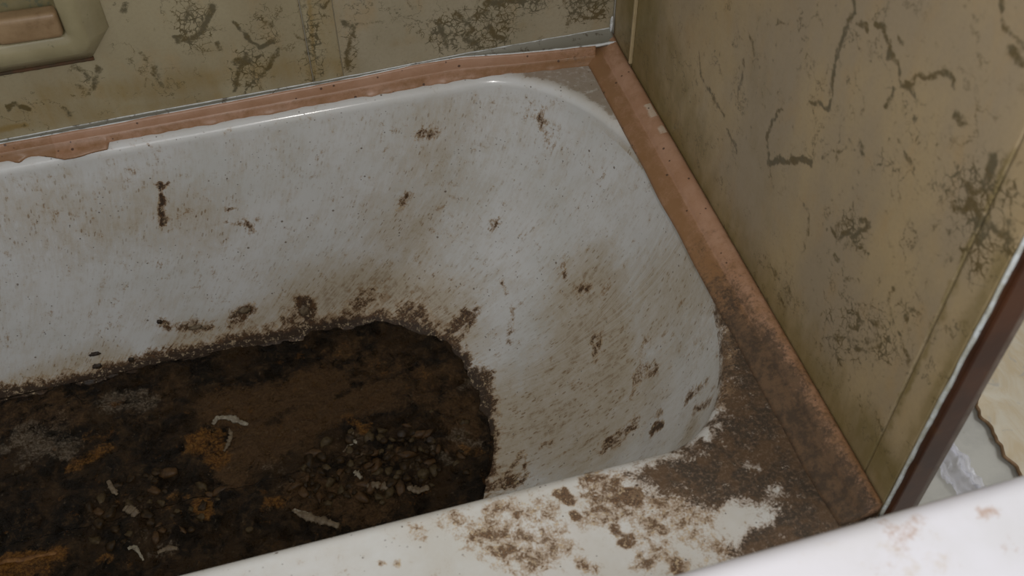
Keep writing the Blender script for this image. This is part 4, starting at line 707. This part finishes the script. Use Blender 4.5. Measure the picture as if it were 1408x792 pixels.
tube_piece('pale_scrap', [(-0.5941, -0.1843), (-0.5877, -0.1766), (-0.5746, -0.1792), (-0.563, -0.1861), (-0.5497, -0.1947)], [0.0022, 0.004, 0.0032, 0.004200000000000001, 0.002], M_pale, 'pale bent crusty scrap lying near the middle of the sludge', 'scrap', seed=1)
tube_piece('curved_sliver', [(-0.5743, -0.1947), (-0.5727, -0.2068), (-0.5777, -0.2193), (-0.5842, -0.2288)], [0.0015, 0.0026, 0.0026, 0.0014], M_palebrown, 'small curved greyish sliver just below the pale bent scrap', 'scrap', seed=2)
tube_piece('leaf_scrap', [(-0.5104, -0.3434), (-0.5008, -0.3513), (-0.4885, -0.359), (-0.4738, -0.3683), (-0.4591, -0.3766)], [0.0024, 0.004200000000000001, 0.0052, 0.0056, 0.0026], M_palebrown, 'longest dried leaf-like scrap, beside the front rim of the bath', 'scrap', seed=3)
tube_piece('leaf_stalk', [(-0.5085, -0.3429), (-0.496, -0.3496), (-0.4813, -0.359)], [0.0014, 0.0018, 0.001], M_pale, 'thin pale stalk lying over the left end of the leaf-like scrap', 'stalk', seed=4)
tube_piece('white_crumb', [(-0.4282, -0.3092), (-0.4244, -0.3136), (-0.4209, -0.3201)], [0.0024, 0.0034, 0.002], M_pale, 'small whitish crumb between the sludge pellets', 'crumb', seed=5)
tube_piece('pale_crumb', [(-0.4273, -0.267), (-0.4202, -0.2644), (-0.4174, -0.2698)], [0.0018, 0.003, 0.002], M_pale, 'tiny pale crumb in the upper part of the pellet cluster', 'crumb', seed=6)
tube_piece('olive_slab', [(-0.4162, -0.3344), (-0.4028, -0.3372), (-0.3903, -0.344)], [0.0035, 0.0052, 0.004], M_palebrown, 'flat olive-brown slab among the pellets near the front rim', 'crumb', seed=7)
tube_piece('grey_curl', [(-0.729, -0.2341), (-0.7249, -0.2461), (-0.719, -0.2563)], [0.002, 0.0034, 0.0022], M_palebrown, 'short grey curl in the dark sludge left of centre', 'curl', seed=8)
tube_piece('grey_lump', [(-0.711, -0.2766), (-0.7025, -0.2843), (-0.6959, -0.2924)], [0.004, 0.0056, 0.004], M_palebrown, 'dull grey lump near the lower left of the sludge', 'lump', seed=9)
tube_piece('branched_scrap', [(-0.7082, -0.3385), (-0.7013, -0.3356), (-0.6966, -0.3448), (-0.692, -0.3559)], [0.0015, 0.0026, 0.002, 0.0012], M_pale, 'thin forked pale scrap at the lower left near the front rim', 'scrap', seed=10)
tube_piece('brown_stub', [(-0.6755, -0.3499), (-0.6643, -0.3481), (-0.6516, -0.3517)], [0.0026, 0.0038, 0.0024], M_palebrown, 'stubby brownish scrap just right of the forked pale scrap', 'scrap', seed=11)
tube_piece('rust_stick', [(-0.8558, -0.317), (-0.8351, -0.317), (-0.8125, -0.3186), (-0.7907, -0.3199)], [0.0022, 0.003, 0.0026, 0.0016], M_rustclump, 'rust-yellow stick at the lower left corner of the view', 'stick', seed=12)
tube_piece('grey_twig', [(-0.4364, -0.2757), (-0.4273, -0.267), (-0.4191, -0.2532), (-0.4194, -0.2438)], [0.0012, 0.0022, 0.0018, 0.001], M_palebrown, 'short upright grey twig at the upper edge of the pellets', 'twig', seed=13)
tube_piece('grey_pebble', [(-0.3684, -0.3502), (-0.3562, -0.358), (-0.3422, -0.3577)], [0.003, 0.005, 0.0032], M_palebrown, 'broad dull brown flake right of the pellets near the front rim', 'flake', seed=14)
x, y = -0.3587, -0.2728; tag(put('mud_ball', lump_mesh('mud_ball', 0.0057, 1, M_black, 3, (1.1, 1, .8), .12, 1.3), (x, y, mz(x, y)+0.0028)), 'larger black ball at the upper right of the pellet cluster', 'ball')
x, y = -0.3250, -0.2905; tag(put('mud_ball', lump_mesh('mud_ball', 0.0052, 3, M_black, 3, (1.1, 1, .8), .12, 1.3), (x, y, mz(x, y)+0.0026)), 'single black ball set apart at the right of the pellets', 'ball')
x, y = -0.3782, -0.3345; tag(put('mud_ball', lump_mesh('mud_ball', 0.0038, 5, M_pellet2, 3, (1.1, 1, .8), .12, 1.3), (x, y, mz(x, y)+0.0018)), 'pale olive ball low in the pellet cluster', 'ball')
x, y = -0.4215, -0.2502; tag(put('mud_ball', lump_mesh('mud_ball', 0.0041, 7, M_pellet2, 3, (1.1, 1, .8), .12, 1.3), (x, y, mz(x, y)+0.0020)), 'grey-green ball at the top edge of the pellet cluster', 'ball')
x, y = -0.3831, -0.2750; tag(put('mud_ball', lump_mesh('mud_ball', 0.0049, 8, M_pellet, 3, (1.1, 1, .8), .12, 1.3), (x, y, mz(x, y)+0.0024)), 'dark ball just left of the larger black ball', 'ball')
x, y = -0.3445, -0.3387; tag(put('mud_ball', lump_mesh('mud_ball', 0.0074, 9, M_pellet2, 3, (1.1, 1, .8), .12, 1.3), (x, y, mz(x, y)+0.0036)), 'broad flat brown lump at the right of the pellet cluster', 'ball')
x, y = -0.4021, -0.3618; tag(put('mud_ball', lump_mesh('mud_ball', 0.0036, 11, M_pellet2, 3, (1.1, 1, .8), .12, 1.3), (x, y, mz(x, y)+0.0018)), 'small pale ball close to the front rim', 'ball')
x, y = -0.5636, -0.3579; tag(put('mud_ball', lump_mesh('mud_ball', 0.0043, 12, M_pellet2, 3, (1.1, 1, .8), .12, 1.3), (x, y, mz(x, y)+0.0021)), 'greyish ball near the front rim left of the leaf-like scrap', 'ball')
x, y = -0.6337, -0.3318; tag(put('mud_ball', lump_mesh('mud_ball', 0.0041, 2, M_pellet, 3, (1.1, 1, .8), .12, 1.3), (x, y, mz(x, y)+0.0020)), 'dark ball low on the left near the front rim', 'ball')
CL = [((-0.7306, -0.0538, -0.3098), 0.007, 0.003, 1, 'small dried clump highest on the left of the back side of the bath'),
      ((-0.6887, -0.0593, -0.3309), 0.004, 0.0035, 2, 'tiny round dried clump on the back side above the sludge edge'),
      ((-0.7334, -0.0589, -0.3294), 0.006, 0.004, 3, 'dried clump directly under the highest left clump'),
      ((-0.7178, -0.0655, -0.3505), 0.009, 0.004, 4, 'flat black clump at the left edge of the sludge'),
      ((-0.7506, -0.066, -0.352), 0.01, 0.006, 5, 'large black clump at the far left shore of the sludge'),
      ((-0.5269, -0.0499, -0.2909), 0.008, 0.005, 6, 'brown flake stuck on the bath side above the middle of the sludge edge'),
      ((-0.6374, -0.0478, -0.2802), 0.0034, 0.0034, 7, 'small brown crumb stuck on the bath side'),
      ((-0.4491, -0.0543, -0.3119), 0.007, 0.008, 8, 'upright brown clump stuck where the sludge climbs the bath side'),
      ((-0.5955, -0.0521, -0.3015), 0.009, 0.0034, 9, 'long thin brown flake stuck on the bath side left of the middle flake')]
for p, rx, rz, sd_, lab in CL:
    v = Vector(p); i = int(np.argmin(((V-np.array(p))**2).sum(1))); nrm = me.vertices[i].normal.copy()
    if nrm.z < 0 or nrm.y > .3 and p[2] < -.01: nrm = -nrm
    M = lump_mesh('dirt_clump', 1., sd_, (M_black, M_palebrown)[sd_ in (6, 8, 9)], 3, (1, 1, 1), .45, 2.2)
    for w in M.vertices: w.co = Vector((w.co.x*rx, w.co.y*rz, w.co.z*.0022))
    o = put('dirt_clump', M, v+nrm*.0007); o.rotation_mode = 'QUATERNION'
    z = nrm; xa = Vector((1, 0, 0)); xa = (xa-z*xa.dot(z)).normalized(); ya = z.cross(xa)
    o.rotation_quaternion = Matrix((xa, ya, z)).transposed().to_quaternion()
    tag(o, lab, 'dirt clump')

# ------------------------------------------------------------------ washbasin in the foreground
def basin():
    b = empty('washbasin', (-.03, -1.06, -.55)); tag(b, 'white ceramic washbasin with a rounded rim in the near corner of the view', 'washbasin')
    x0, x1, y0, y1, zt = -.34, .26, -1.32, -.7905, .25
    def sup(x0, x1, y0, y1, r, n=26):
        P = []
        for cx, cy, a0 in ((x1-r, y1-r, 0), (x0+r, y1-r, 90), (x0+r, y0+r, 180), (x1-r, y0+r, 270)):
            for k in range(n): a = math.radians(a0+90*k/n); P.append((cx+r*math.cos(a), cy+r*math.sin(a)))
        out = []
        for i in range(len(P)):
            a = P[i]; c = P[(i+1) % len(P)]; m = 120 if i % n == n-1 else 1
            for k in range(m): out.append((a[0]+(c[0]-a[0])*k/m, a[1]+(c[1]-a[1])*k/m))
        return out
    rings = []
    def ring(i, z, r=.05): rings.append([(p[0], p[1], z) for p in sup(x0+i, x1-i, y0+i, y1-i, max(r-i, .02))])
    ring(.13, zt-.17); ring(.06, zt-.13); ring(.018, zt-.07); ring(.006, zt-.035)
    for a in range(0, 91, 10): ring(.016*(1-math.cos(math.radians(a))), zt-.016+.016*math.sin(math.radians(a)))
    for i in np.linspace(.018, .086, 30): ring(float(i), zt)
    ring(.088, zt-.001, .14); 
    rings2 = []
    def ring2(i, z): rings2.append([(p[0], p[1], z) for p in sup(x0+i, x1-i, y0+i, y1-i, .12)])
    for i, z in ((.092, zt-.004), (.100, zt-.014), (.115, zt-.05), (.14, zt-.09), (.18, zt-.115), (.22, zt-.122)): ring2(i, z)
    allr = rings+rings2; n = len(allr[0]); V = [(p[0], p[1]+(p[0]+.03)*.012, p[2]) for r in allr for p in r]
    F = [tuple(f) for f in grid_faces(n, len(allr), True)]; F.append(tuple((len(allr)-1)*n+k for k in range(n))); F.append(tuple(range(n))[::-1])
    o = mesh('bowl', V, F, M_basin, b); o.location = -b.location
    bm = bmesh.new(); bm.from_mesh(o.data); bmesh.ops.recalc_face_normals(bm, faces=bm.faces); bm.to_mesh(o.data); bm.free()
    W0 = warp(np.array(V), .004, 60, .0015, 200); setattr_col(o, 'stain', np.column_stack([field(W0, BASIN_ST), W0[:, 0]*0, W0[:, 0]*0]))
    P = []
    for z, r in ((-.55, .11), (-.53, .105), (-.40, .075), (-.1, .07), (.02, .085), (.085, .12)):
        P.append([(-.04+r*math.cos(a), -1.05+r*1.1*math.sin(a), z+.001) for a in np.linspace(0, 2*math.pi, 28, endpoint=False)])
    V = [p for r in P for p in r]; F = [tuple(f) for f in grid_faces(28, 6, True)]+[tuple(range(28))[::-1], tuple(5*28+k for k in range(28))]
    o = mesh('pedestal', V, F, M_basin, b); o.location = -b.location
basin()
